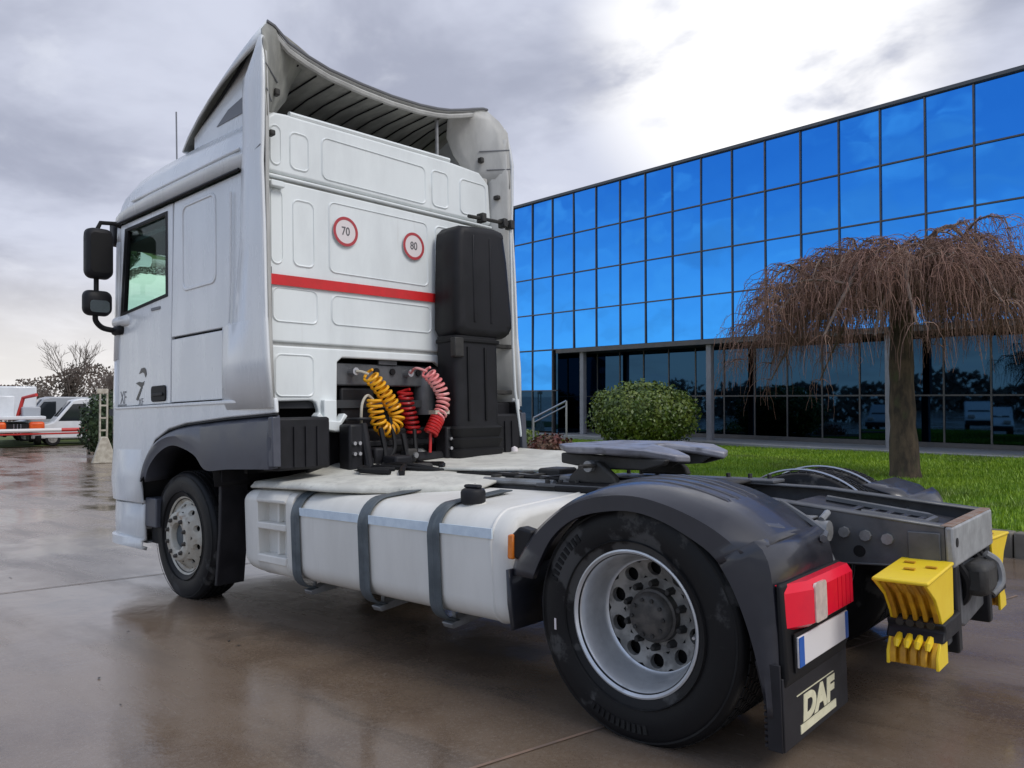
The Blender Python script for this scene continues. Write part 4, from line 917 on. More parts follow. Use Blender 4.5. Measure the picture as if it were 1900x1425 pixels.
# ---- mirrors (left pair visible, right pair behind the cab)
for s in (1, -1):
    def bx(y0, y1, z0, z1, r, x0, x1, d=.03):
        rows = []
        for x, e in ((x0, d), (x0 + .03, .006), ((x0 + x1) / 2, 0), (x1 - .04, .015), (x1, d * 1.6)):
            rows.append([(x, s * u, w) for u, w in rrect(y0 + e, y1 - e, z0 + e, z1 - e, r, 5)])
        return MB().grid(rows, closed=True, caps=True)
    tp("mirror_arm", MB().tube([(5.28, s * 1.17, 3.12), (5.33, s * 1.24, 3.165), (5.36, s * 1.35, 3.16), (5.36, s * 1.385, 3.08)], .020, 8), "seal_black")
    tp("mirror_arm", MB().tube(smooth_path([(5.36, s * 1.39, 2.36), (5.37, s * 1.385, 2.29), (5.38, s * 1.33, 2.235), (5.37, s * 1.25, 2.215), (5.36, s * 1.18, 2.21)]), .024, 8), "seal_black")
    tp("mirror_foot", MB().box(5.22, 5.42, *sorted((s * 1.15, s * 1.25)), 2.17, 2.25), "seal_black", bevel=.03)
    tp("mirror_foot_cap", MB().box(5.10, 5.43, *sorted((s * 1.14, s * 1.245)), 2.235, 2.335), "white_paint", bevel=.045, seg=3)
    tp("mirror_link", MB().tube([(5.36, s * 1.385, 2.68), (5.36, s * 1.385, 2.53)], .022, 8), "seal_black")
    m1 = tp("mirror", bx(1.26, 1.488, 2.655, 3.10, .06, 5.27, 5.45), "black_plastic", smooth=60)
    obj("mirror_face", MB().prism(rrect(s * 1.374 - .088, s * 1.374 + .088, 2.70, 3.05, .04), 0, 5.266, 5.27), "seal_black", m1)
    m2 = tp("wide_mirror", bx(1.262, 1.50, 2.33, 2.555, .06, 5.29, 5.44), "black_plastic", smooth=60)
    obj("mirror_face", MB().prism(rrect(s * 1.375 - .075, s * 1.375 + .085, 2.355, 2.46, .03), 0, 5.285, 5.293), "mirror_glass", m2)
    tp("kerb_mirror", MB().box(5.42, 5.56, *sorted((s * 1.12, s * 1.21)), 3.0, 3.22), "black_plastic", bevel=.03)

# ---- wheels
TR = .505
def tyre_profile(R_, hw, yb):
    # sidewall from the bead out to the tread; yb: bead half width
    g = .012; P = [(.285, -yb), (.30, -yb - .006), (.335, -hw + .012), (.39, -hw), (.44, -hw + .004), (R_ - .035, -hw + .014), (R_ - .012, -hw + .026), (R_ - .002, -hw + .05)]
    for c in (-.6, -.2, .2, .6):
        y = c * (hw - .05); P += [(R_, y - .008), (R_ - g, y - .005), (R_ - g, y + .005), (R_, y + .008)]
    return P + [(r, -y) for r, y in reversed(P[:8])]
def hole_ring(x, z, y_of_r, r0, r1, nh, hr, hw_, m=20):
    # ring of nh holes in a surface of revolution, each sector quad-meshed round its hole
    b = MB(); rm = (r0 + r1) / 2
    for i in range(nh):
        a0, a1 = 2 * math.pi * i / nh, 2 * math.pi * (i + 1) / nh; am = (a0 + a1) / 2; o = []; h = []
        for q in range(m):
            t = 2 * math.pi * q / m; c, s_ = math.cos(t), math.sin(t); k_ = 1 / max(abs(c), abs(s_))
            o.append((rm + (r1 - r0) / 2 * c * k_, am + (a1 - a0) / 2 * s_ * k_)); h.append((rm + hr * c, am + hw_ / rm * s_))
        def pt(r, a, dy=0): return (x + r * math.cos(a), y_of_r(r) + dy, z + r * math.sin(a))
        vs = [pt(*p) for p in o] + [pt(*p) for p in h] + [pt(r, a, -.03) for r, a in h]
        b.add(vs, [(q, (q + 1) % m, m + (q + 1) % m, m + q) for q in range(m)] + [(m + q, m + (q + 1) % m, 2 * m + (q + 1) % m, 2 * m + q) for q in range(m)])
    return b
def flip(mb, s):
    if s < 0: mb.v = [(x, -y, z) for x, y, z in mb.v]
    return mb
ZA = .485
def tread_blocks(x, yc, s, R_, hw):
    b = MB(); n = 64
    for lane in (-.8, -.4, 0, .4, .8):
        y = yc + lane * (hw - .045); w = .2 * (hw - .05) - .010
        for i in range(n):
            a = 2 * math.pi * (i + (.5 if lane in (-.4, .4) else 0)) / n; d = 2 * math.pi / n * .40
            vs = []
            for r in (R_ - .006, R_ + .0035):
                for aa in (a - d, a + d):
                    for yy in (y - w, y + w): vs.append((x + r * math.cos(aa), yy, ZA + .0 + r * math.sin(aa)))
            b.add(vs, [(4, 5, 7, 6), (0, 4, 6, 2), (1, 3, 7, 5), (0, 1, 5, 4), (2, 6, 7, 3)])
    return flip(b, s)
def tyre_parts(parent, x, yc, s, hw=.145, yb=.115, R_=TR):
    t = obj("tyre", flip(MB().lathe(tyre_profile(R_, hw, yb), (x, yc, ZA), 1, 96), s), "sidewall", parent, smooth=40)
    obj("tread", tread_blocks(x, yc, s, R_, hw), "rubber", parent, kind="stuff", smooth=0)
    for r in (.475, .345): obj("tyre_ring", flip(MB().lathe([(r - .004, yc + hw - .006), (r, yc + hw + (.003 if r < .4 else -.006)), (r + .004, yc + hw - .006)], (x, 0, ZA), 1, 96), s), "rubber", parent)
    return t
def sidewall_blocks(parent, x, y, s):
    # raised lettering band on the outer sidewall, worn to plain bars
    b = MB()
    for a0, n in ((52, 9), (262, 11)):
        for i in range(n):
            a = R(a0 - i * 4.0 if a0 < 100 else a0 + i * 3.6); d = R(1.1); r0, r1 = .405, .44
            vs = [(x + r * math.cos(aa), yy, ZA + r * math.sin(aa)) for yy in (y - .004, y + .0035) for r, aa in ((r0, a - d), (r1, a - d), (r1, a + d), (r0, a + d))]
            b.add(vs, [(0, 1, 2, 3), (7, 6, 5, 4), (0, 4, 5, 1), (1, 5, 6, 2), (2, 6, 7, 3), (3, 7, 4, 0)])
    obj("sidewall_relief", flip(b, s), "rubber", parent, kind="stuff")
for s in (1, -1):
    # rear twin wheels
    rim = MB().lathe([(.290, 1.195), (.300, 1.205), (.307, 1.203), (.309, 1.192), (.303, 1.184), (.286, 1.186), (.280, 1.178), (.274, 1.155), (.262, 1.125), (.258, 1.09), (.252, 1.055), (.244, 1.035), (.238, 1.032)], (0, 0, ZA), 1, 96)
    w = tp("rear_wheel", flip(rim, s), "rim_silver", smooth=50, label="outer rear wheel with deep silver rim" if s > 0 else None)
    tyre_parts(w, 0, 1.075, s, hw=.148); sidewall_blocks(w, 0, 1.222, s)
    obj("wheel_disc", flip(hole_ring(0, ZA, lambda r: 1.015 + (r - .185) * .22, .160, .240, 10, .031, .034), s), "disc_grey", w, smooth=40)
    obj("disc_centre", flip(MB().lathe([(.05, 1.012), (.161, 1.010)], (0, 0, ZA), 1, 48), s), "disc_grey", w)
    obj("drum", flip(MB().lathe([(.02, .96), (.238, .96), (.24, .80)], (0, 0, ZA), 1, 32), s), "seal_black", w)
    obj("hub", flip(MB().lathe([(.118, 1.01), (.115, 1.045), (.105, 1.05), (.098, 1.075), (.085, 1.085), (.02, 1.088), (.001, 1.088)], (0, 0, ZA), 1, 32), s), "hub_dirty", w, smooth=40)
    nut = MB().tube([(0, 0, 0), (0, .030, 0), (0, .046, 0)], [.019, .016, .011], 6)
    for i in range(10):
        a = 2 * math.pi * (i + .5) / 10; Mn = Matrix.Translation((.138 * math.cos(a), s * 1.01, ZA + .138 * math.sin(a))) @ Matrix.Diagonal((1, s, 1, 1))
        n0 = obj("lug_nut", nut, "dark_iron", w) if i == 0 else share(n0, "lug_nut", w, Mn); n0.matrix_local = Mn
    hb = MB()
    for i in range(10):
        a = 2 * math.pi * i / 10; hb.tube([(.078 * math.cos(a), 1.08, ZA + .078 * math.sin(a)), (.078 * math.cos(a), 1.094, ZA + .078 * math.sin(a))], .009, 6)
    obj("hub_bolts", flip(hb, s), "dark_iron", w, kind="stuff")
    if s > 0:
        v = MB().tube([(-.235, 1.09, ZA - .03), (-.255, 1.15, ZA - .03)], .007, 6); obj("valve_stem", v, "bright_metal", w)
        obj("sidewall_mark", MB().box(.394, .404, 1.218, 1.2245, .40, .45), "sign_white", w)
    wi = tp("inner_rear_wheel", flip(MB().lathe([(.30, .63), (.27, .66), (.25, .78), (.30, .88)], (0, 0, ZA), 1, 48), s), "disc_grey")
    tyre_parts(wi, 0, .755, s, hw=.145)
    # front wheel
    X = WBX
    rim = MB().lathe([(.303, 1.10), (.309, 1.118), (.307, 1.128), (.299, 1.126), (.285, 1.108), (.268, 1.096), (.258, 1.10)], (X, 0, ZA), 1, 72)
    w = tp("front_wheel", flip(rim, s), "rim_white", smooth=50, label="front wheel with dirty white rim and rust stains" if s > 0 else None)
    tyre_parts(w, X, 1.005, s, hw=.15, yb=.11)
    obj("wheel_disc", flip(hole_ring(X, ZA, lambda r: 1.100 + (.262 - r) * 1.15, .196, .262, 10, .017, .027), s), "rim_white", w, smooth=40)
    obj("disc_face", flip(MB().lathe([(.197, 1.175), (.190, 1.190), (.180, 1.196), (.118, 1.196), (.108, 1.19), (.104, 1.17), (.104, 1.12)], (X, 0, ZA), 1, 60), s), "rim_white", w, smooth=40)
    obj("hub", flip(MB().lathe([(.104, 1.12), (.095, 1.15), (.088, 1.155), (.001, 1.155)], (X, 0, ZA), 1, 32), s), "strap_grey", w, smooth=40)
    nut = MB().tube([(0, 0, 0), (0, .020, 0), (0, .030, 0)], [.019, .017, .012], 6)
    for i in range(10):
        a = 2 * math.pi * (i + .5) / 10; Mn = Matrix.Translation((X + .148 * math.cos(a), s * 1.19, ZA + .148 * math.sin(a))) @ Matrix.Diagonal((1, s, 1, 1))
        n0 = obj("lug_nut", nut, "hub_dirty", w) if i == 0 else share(n0, "lug_nut", w, Mn); n0.matrix_local = Mn
    obj("drum", flip(MB().lathe([(.02, 1.02), (.25, 1.02), (.26, .85)], (X, 0, ZA), 1, 32), s), "seal_black", w)
tp("rear_axle", MB().tube([(0, -.9, ZA), (0, -.3, ZA), (0, -.2, ZA), (0, .2, ZA), (0, .3, ZA), (0, .9, ZA)], [.09, .10, .22, .22, .10, .09], 12), "dark_iron")
tp("front_axle", MB().box(WBX - .06, WBX + .06, -.9, .9, .40, .52), "dark_iron", bevel=.02)

# ---- fuel tank, step box, straps (left); a plain tank on the hidden right side
def dsec(y0, y1, z0, z1, d=0, rt=.165, rb=.125):
    pts = []
    def arc(cy, cz, r, a0, a1, n):
        for i in range(n + 1):
            a = R(a0 + (a1 - a0) * i / n); pts.append((cy + r * math.cos(a), cz + r * math.sin(a)))
    y1 += d; z1 += d; z0 -= d
    arc(y1 - rt - .005, z1 - rt + .005, rt, 0, 90, 8); pts.append((y0, z1 + .03)); pts.append((y0, z0)); arc(y1 - rb - .015, z0 + rb - .005, rb, -90, 0, 8)
    return pts
def tank_body(x0, x1, name, s=1, e=.05):
    rows = []
    base = dsec(.46, 1.195, .335, .895)
    cy, cz = .86, .61
    for x, k_ in ((x0, .86), (x0 + .004, .90), (x0 + .02, .955), (x0 + e, .99), (x0 + e + .04, 1), ((x0 + x1) / 2, 1), (x1 - e - .02, 1), (x1 - .02, .985), (x1, .93)):
        rows.append([(x, s * (cy + (y - cy) * k_), cz + (z - cz) * k_) for y, z in base])
    return tp(name, MB().grid(rows, closed=True, caps=True), "tank_white", smooth=45)
tank = tank_body(.70, 2.60, "fuel_tank", 1); tank_body(.9, 3.2, "fuel_tank", -1)
obj("tank_seam", MB().grid([[(x, y, z) for y, z in dsec(.46, 1.195, .335, .895, dd)] for x, dd in ((.815, 0), (.82, .005), (.83, .005), (.835, 0))], closed=True), "tank_white", tank, smooth=60)
for x0, x1 in ((.86, 1.185), (1.275, 1.79), (1.885, 2.50)):
    obj("reflective_strip", MB().box(x0 - (.05 if x0 < 1 else 0), x1, 1.190, 1.199, .765, .815), "reflect_strip", tank)
def strap(x):
    pts = dsec(.62, 1.195, .30, .895, .008); rows = []
    keep = pts[:9] + [(.62, .935)]; low = pts[-9:]
    line = [(.62, .935)] + list(reversed(pts[:9])) + list(reversed(low))
    rows = [[(x - .045, y, z) for y, z in line], [(x - .042, y + .006, z + .002) for y, z in line], [(x + .042, y + .006, z + .002) for y, z in line], [(x + .045, y, z) for y, z in line]]
    o = tp("tank_strap", MB().grid(rows), "strap_grey", solid=.008, smooth=50)
    obj("strap_rib", MB().grid([[(x - .012, y + .007, z + .003) for y, z in line], [(x, y + .014, z + .006) for y, z in line], [(x + .012, y + .007, z + .003) for y, z in line]]), "strap_grey", o, smooth=60)
    obj("strap_bolt", MB().tube([(x, 1.06, .33), (x, 1.06, .245)], .012, 6), "grey_pipe", o)
    obj("strap_bracket", MB().prism([(1.12, .275), (1.10, .245), (.40, .30), (.40, .34), (1.0, .30)], 0, x - .04, x + .04), "grey_pipe", o, bevel=.006)
for x in (2.545, 1.838, 1.232): strap(x)
# step box in front of the tank with two cup steps
base = dsec(.5, 1.19, .335, .895, 0, .075, .11); rows = []
cy, cz = .86, .61
fr_ = MB()
tp("step_box", MB().grid([[(x, cy + (y - cy) * k_, cz + (z - cz) * k_) for y, z in base] for x, k_ in ((2.605, .985), (2.62, 1), (2.68, 1))], closed=True, caps=True), "tank_white", smooth=45)
tp("step_box", MB().grid([[(x, cy + (y - cy) * k_, cz + (z - cz) * k_) for y, z in base] for x, k_ in ((3.03, 1), (3.12, 1), (3.20, .975), (3.245, .93), (3.26, .87))], closed=True, caps=True), "tank_white", smooth=45)
inb = [(min(y, 1.05), min(z, .845)) for y, z in base]
tp("step_recess", MB().box(2.68, 3.03, .5, 1.10, .34, .87), "tank_white")
def facez(z0, z1, bev=.008): tp("step_bar", MB().box(2.68, 3.03, 1.08, 1.19, z0, z1), "tank_white", bevel=bev)
tp("step_top", MB().grid([[(x, y, z) for y, z in dsec(.5, 1.19, .335, .895, 0, .075, .11)[:10]] for x in (2.675, 3.035)]), "tank_white", solid=.012, smooth=50)
facez(.825, .85, .006); facez(.645, .69); facez(.42, .475)
tp("step_bottom", MB().grid([[(x, y, z) for y, z in dsec(.5, 1.19, .335, .895, 0, .075, .11)[-9:]] for x in (2.675, 3.035)]), "tank_white", solid=.012, smooth=50)
for z0, z1 in ((.69, .825), (.475, .645)):
    tp("step_divider", MB().box(2.835, 2.86, 1.085, 1.14, z0, z1), "tank_white", bevel=.006)
cp = tp("filler_neck", MB().tube([(1.12, .985, .845), (1.12, 1.0, .885), (1.12, 1.01, .915)], [.075, .068, .06], 20), "tank_white")
cb_ = MB(); cap = [(.001, .985), (.05, .985), (.062, .978), (.068, .965), (.068, .915), (.062, .905), (.001, .905)]
tp("filler_cap", MB().lathe(cap, (1.12, 1.01, 0), 2, 20), "black_plastic", smooth=40)
tp("filler_cap_grip", MB().box(1.065, 1.175, .99, 1.03, .985, 1.005), "black_plastic", bevel=.01)

# ---- white deck plates over the chassis
def plate(name, pts, th, m, bev=.012, **kw):
    n = len(pts); b = MB(); b.add([p for p in pts] + [(p[0], p[1], p[2] - th) for p in pts], [tuple(range(n)), tuple(range(2 * n - 1, n - 1, -1))] + [(i, (i + 1) % n, n + (i + 1) % n, n + i) for i in range(n)])
    return tp(name, b, m, bevel=bev, **kw)
def deck(s):
    rows = []
    for x, yo, e in ((3.16, 1.16, .0), (3.0, 1.165, .0), (2.6, 1.16, 0), (2.3, 1.12, 0), (2.08, 1.02, 0), (1.88, .86, 0), (1.66, .68, 0), (1.50, .56, 0)):
        r_ = []
        for t in (0, .04, .12, .35, .6, .8, .9, 1):
            y = yo + (.30 - yo) * t; z = .945 + .05 * t + (.085 * math.exp(-((x - 2.95) / .22) ** 2) * (t > .3) * min(1, (t - .3) * 2)) - (.03 if t == 0 else 0) + .012 * math.sin(x * 3)
            r_.append((x, s * y, z))
        rows.append(r_)
    return tp("deck_plate", MB().grid(rows), "deck_white", solid=.016, smooth=50)
deck(1)
rows = []
for x, y0, y1, dz_ in ((3.50, -.10, -1.20, .02), (3.2, -.02, -1.20, .03), (2.9, .05, -1.2, .05), (2.80, .10, -1.2, .03), (2.4, .22, -1.15, .0), (2.1, .30, -1.1, .0), (1.8, .25, -1.0, .0), (1.45, -.08, -.8, .0), (1.2, -.08, -.45, .0), (1.10, -.08, -.2, 0)):
    rows.append([(x, y0 + (y1 - y0) * t, 1.005 + dz_ + .02 * t + (.035 if t in (1,) else 0) + .01 * math.sin(x * 4 + t * 5)) for t in (0, .1, .3, .5, .7, .9, 1)])
tp("deck_plate", MB().grid(rows), "deck_white", solid=.016, smooth=50, label="white deck plate on the far side of the chassis")
tp("deck_roll", MB().tube([(3.45, -.9, 1.06), (3.2, -.5, 1.075), (2.9, -.15, 1.08), (2.75, .2, 1.05)], [.03, .05, .05, .02], 10), "deck_white", smooth=60)

# ---- chassis
for s in (1, -1):
    pr = [(5.4, .70), (5.4, .93), (.15, .945), (-.25, .935), (-1.0, .862), (-1.0, .70), (-.55, .675), (.1, .66)]
    y = s * .385
    tp("frame_rail", MB().prism(pr, 1, y - s * .008, y), "frame_grey", label=None)
    top = [(5.4, .93), (.15, .945), (-.25, .935), (-1.0, .862)]; bot = [(5.4, .70), (.1, .66), (-.55, .675), (-1.0, .70)]
    for ln, sg in ((top, 1), (bot, -1)):
        tp("rail_flange", MB().grid([[(x, s * yy, z + sg * .001) for yy in (.300, .386)] for x, z in ln]), "frame_grey", solid=.009)
    for i, x in enumerate((-.60, -.69, -.78)):
        tp("rail_bolt", MB().tube([(x, s * .383, .815 - .008 * i), (x, s * .404, .815 - .008 * i)], .024, 8), "grey_pipe")
        tp("rail_bolt", MB().tube([(x + .12, s * .376, .855 - .008 * i), (x + .12, s * .36, .855 - .008 * i)], .012, 6), "grey_pipe")
    for x in (1.6, 1.3, 1.0, .6, .3, -.1): tp("rail_bolt", MB().tube([(x, s * .383, .80), (x, s * .400, .80)], .016, 6), "frame_grey")
    tp("rail_hole", MB().tube([(-.66, s * .384, .735), (-.66, s * .388, .735)], .026, 14), "seal_black")
    tp("rail_gusset", MB().box(-.985, -.86, *sorted((s * .386, s * .395)), .70, .84), "frame_grey", bevel=.01)
    tp("leaf_spring", MB().tube([(.65, s * .5, .55), (.3, s * .5, .63), (0, s * .5, .60), (-.3, s * .5, .63), (-.5, s * .5, .60)], .04, 6), "dark_iron")
    tp("air_spring", MB().lathe([(.11, .50), (.125, .55), (.12, .62), (.10, .66)], (-.45, s * .52, 0), 2, 20, caps=True), "rubber")
ep = tp("end_plate", MB().box(-1.035, -1.002, -.36, .392, .70, .868), "plate_steel", bevel=.01)
obj("top_edge", MB().box(-1.03, -.985, -.36, .385, .866, .872), "rust_edge", ep, bevel=.003)
obj("corner_hole", MB().tube([(-1.0375, .34, .80), (-1.034, .34, .80)], .02, 10), "seal_black", ep)
tp("cross_member", MB().prism([(.40, .66), (-.35, .66), (-.28, .42), (.10, .40), (.42, .50)], 0, -1.0, -.965), "frame_grey", bevel=.01)
tp("cross_member", MB().box(-.9, -.75, -.37, .37, .70, .80), "seal_black", bevel=.02)
tp("cross_member", MB().box(.45, .60, -.37, .37, .70, .90), "seal_black", bevel=.02)
tp("drawbar_jaw", MB().box(-1.10, -1.0, -.14, .14, .54, .68), "dark_iron", bevel=.03)
tp("jaw_hook", MB().tube(smooth_path([(-1.06, -.05, .70), (-1.10, -.08, .66), (-1.11, -.08, .58), (-1.08, -.04, .53)]), .018, 8), "grey_pipe")
for y in (-.16, -.24, .16): tp("rear_hose", MB().tube(smooth_path([(-.98, y, .70), (-1.02, y - .03, .60), (-.98, y - .05, .5), (-.8, y, .46)]), .02, 8), "seal_black")
tp("catwalk", MB().prism([(-.30, .30), (-.92, .24), (-.92, -.22), (-.30, -.30)], 2, .80, .83) if False else MB().add([(-.25, .30, .905), (-.90, .28, .825), (-.90, -.28, .825), (-.25, -.30, .905), (-.25, .30, .89), (-.90, .28, .81), (-.90, -.28, .81), (-.25, -.30, .89)], [(0, 1, 2, 3), (7, 6, 5, 4), (0, 4, 5, 1), (1, 5, 6, 2), (2, 6, 7, 3), (3, 7, 4, 0)]), "fender_plastic", bevel=.01)
for i in range(5): tp("catwalk_cleat", MB().box(-.55 - .07 * i, -.52 - .07 * i, -.05, .24, .872 - .0087 * i, .885 - .0087 * i), "fender_plastic", bevel=.005)
tp("catwalk_ridge", MB().tube([(-.35, -.10, .905), (-.82, -.10, .845), (-.86, -.06, .84), (-.86, .12, .84), (-.6, .16, .875)], .018, 6), "frame_grey")
# engine, gearbox and clutter in the shade of the cab
tp("engine", MB().box(3.3, 5.3, -.45, .45, .55, 1.42), "seal_black", bevel=.05)
tp("gearbox", MB().tube([(3.3, 0, .75), (2.3, 0, .72), (2.0, 0, .70)], [.30, .22, .12], 12), "dark_iron")
tp("propshaft", MB().tube([(2.0, 0, .70), (.2, 0, .52)], .055, 10), "dark_iron")
tp("silencer", MB().box(2.0, 3.3, -1.1, -.5, .36, .85), "dark_iron", bevel=.06)
tp("rear_bulkhead", MB().box(2.98, 3.02, -.80, .82, .95, 1.30), "black_plastic", bevel=.02)
tp("suspension_tower", MB().box(2.72, 2.86, .52, .64, .97, 1.34), "black_plastic", bevel=.02)
tp("suspension_tower", MB().box(2.72, 2.86, -.42, -.30, .97, 1.30), "black_plastic", bevel=.02)
for y0 in (.585, -.36):
    for z in (1.20, 1.125):
        for d in (-.022, .022): tp("tower_bolt", MB().tube([(2.722, y0 + d, z), (2.70, y0 + d, z)], .014, 8), "bright_metal")
tp("cross_tube", MB().tube([(2.80, .60, 1.06), (2.80, -.36, 1.06)], .045, 10), "black_plastic")
tp("damper", MB().tube([(2.76, .50, 1.34), (2.70, .48, .98)], .035, 10), "black_plastic")
tp("hand_wheel", MB().lathe([(.01, 1.385), (.09, 1.385), (.095, 1.375), (.09, 1.365), (.01, 1.365)], (2.8, .50, 0), 2, 18), "black_plastic")
tp("valve", MB().tube([(2.79, .44, 1.25), (2.79, .44, 1.08)], .022, 8), "dark_iron")
tp("lamp_dome", MB().lathe([(.03, 1.07), (.028, 1.10), (.001, 1.115)], (2.6, -.98, 0), 2, 12), "sign_white")
def hose(pts, r=.016, m="seal_black", name="hose"): return tp(name, MB().tube(smooth_path(pts), r, 7), m)
hose([(2.75, .50, 1.00), (2.62, .46, 1.025), (2.40, .42, 1.02), (2.2, .36, 1.01), (2.12, .28, 1.0)], .02)
hose([(2.72, .36, 1.02), (2.55, .36, 1.04), (2.35, .34, 1.03), (2.15, .24, .99)], .02)
hose([(2.75, .22, 1.02), (2.5, .18, 1.02), (2.3, .30, 1.01), (2.6, .46, 1.01)], .014)
hose([(2.80, .55, 1.0), (2.7, .62, .995), (2.52, .60, 1.02), (2.42, .48, 1.015)], .016)
hose([(2.78, .10, 1.25), (2.70, .12, 1.05), (2.6, .2, 1.03), (2.45, .36, 1.03), (2.3, .52, 1.01), (2.2, .60, 1.0)], .022)
hose([(2.80, .30, 1.30), (2.72, .32, 1.08), (2.66, .44, 1.0), (2.6, .62, 1.03), (2.5, .70, 1.02), (2.3, .62, 1.01)], .020)
hose([(2.82, -.05, 1.28), (2.74, .0, 1.08), (2.62, .05, 1.03), (2.4, .05, 1.03), (2.25, .2, 1.02)], .018)
hose([(2.84, .18, 1.38), (2.76, .2, 1.15), (2.74, .34, 1.04), (2.7, .5, 1.02)], .016)
hose([(2.90, .44, 1.26), (2.84, .42, 1.12), (2.8, .30, 1.05), (2.78, .1, 1.04)], .018)
tp("valve_stack", MB().box(2.74, 2.86, .22, .40, 1.0, 1.16), "black_plastic", bevel=.02)
tp("valve_stack", MB().box(2.70, 2.80, .02, .12, 1.03, 1.14), "dark_iron", bevel=.015)
tp("valve_knob", MB().tube([(2.68, .07, 1.09), (2.66, .07, 1.09)], .022, 10), "grey_pipe")
tp("cable_tray", MB().box(2.86, 2.92, -.30, .52, 1.16, 1.21), "black_plastic", bevel=.01)
tp("junction_box", MB().box(2.55, 2.72, .20, .36, .97, 1.10), "black_plastic", bevel=.02)
tp("junction_box", MB().box(2.30, 2.42, .22, .34, .99, 1.05), "dark_iron", bevel=.02)
tp("junction_box", MB().box(1.55, 1.78, .38, .56, .90, .955), "black_plastic", bevel=.02)
# lines running along the chassis between deck and fifth wheel
for i in range(9):
    y = .33 - .05 * i + random.uniform(-.01, .01); z = .955 + random.uniform(0, .03)
    hose([(1.95, y, z), (1.6, y + random.uniform(-.03, .03), z + .008), (1.2, y + random.uniform(-.03, .03), z), (.8, y, z + random.uniform(-.01, .015)), (.45, y + .02, z)], random.choice((.010, .013, .018)), random.choice(("seal_black", "seal_black", "dark_iron", "grey_pipe")))
tp("grey_tube", MB().tube([(1.62, .40, .965), (1.05, .40, .965)], .022, 10), "grey_pipe")
tp("grey_tube", MB().tube([(1.0, .43, .945), (.35, .43, .95)], .035, 10), "seal_black")
for x in (1.55, 1.35, 1.15, .95): tp("pipe_clip", MB().box(x - .02, x + .02, .02, .40, .985, 1.0), random.choice(("frame_grey", "dark_iron")), bevel=.004)
tp("link_bracket", MB().box(.95, 1.05, .10, .36, .955, 1.01), "grey_pipe", bevel=.01)
tp("valve_block", MB().box(1.22, 1.40, -.05, .14, .965, 1.03), "dark_iron", bevel=.015)

# ---- fifth wheel
zt = 1.185
pl = [(.26 + (x_ + .14) * .72, y_) for x_, y_ in [(1.02, .30), (1.06, .12), (1.05, -.12), (1.0, -.34), (.80, -.46), (.45, -.47), (.10, -.40), (-.10, -.30), (-.14, -.20), (.02, -.13), (.28, -.065), (.36, 0), (.28, .065), (.02, .13), (-.14, .20), (-.10, .30), (.10, .40), (.45, .47), (.80, .44)]]
top_ = MB(); n = len(pl)
def fz(x): return zt - .055 * max(0, (.52 - x) / .26) ** 1.4 + .010 * (x > 1.02)
v = [(x, y, fz(x)) for x, y in pl] + [(x * .985 + .006, y * .97, fz(x) - .04) for x, y in pl]
top_.add(v, [tuple(range(n)), tuple(range(2 * n - 1, n - 1, -1))] + [(i, (i + 1) % n, n + (i + 1) % n, n + i) for i in range(n)])
fw_ = tp("coupling_plate", top_, "wheel_plate", bevel=.012, seg=3, label="grey fifth wheel plate with a slot open to the rear")
obj("jaw", MB().lathe([(.09, zt - .05), (.09, zt - .012), (.06, zt - .012), (.06, zt - .05)], (.70, 0, 0), 2, 24), "dark_iron", fw_)
for s in (1, -1):
    obj("skirt", MB().prism([(1.03, zt - .04), (1.03, zt - .10), (.8, zt - .13), (.46, zt - .13), (.34, zt - .10), (.32, zt - .07)], 1, s * .30, s * .36), "dark_iron", fw_, bevel=.01)
    obj("horn_rib", MB().prism([(.6, zt - .04), (.56, zt - .13), (.40, zt - .12), (.33, zt - .08)], 1, s * .15, s * .17), "dark_iron", fw_)
    tp("pedestal", MB().prism([(.94, .975), (.92, 1.02), (.82, 1.10), (.72, 1.10), (.62, 1.02), (.60, .975)], 1, s * .36, s * .42), "dark_iron", bevel=.012)
    tp("pedestal_pin", MB().tube([(.77, s * .34, 1.075), (.77, s * .45, 1.075)], .032, 12), "grey_pipe")
    tp("mounting_angle", MB().box(.02, 1.15, *sorted((s * .30, s * .46)), .948, .968), "frame_grey", bevel=.006)
    for x in (.10, .22, .36, .86, .98, 1.08): tp("mounting_bolt", MB().tube([(x, s * .43, .968), (x, s * .43, .992)], .014, 6), "dark_iron")
tp("mounting_plate", MB().box(.15, 1.05, -.30, .30, .95, .972), "dark_iron", bevel=.01)
tp("release_handle", MB().tube([(.70, .1, 1.08), (.75, .55, 1.08), (.70, .60, 1.08)], .012, 6), "dark_iron")

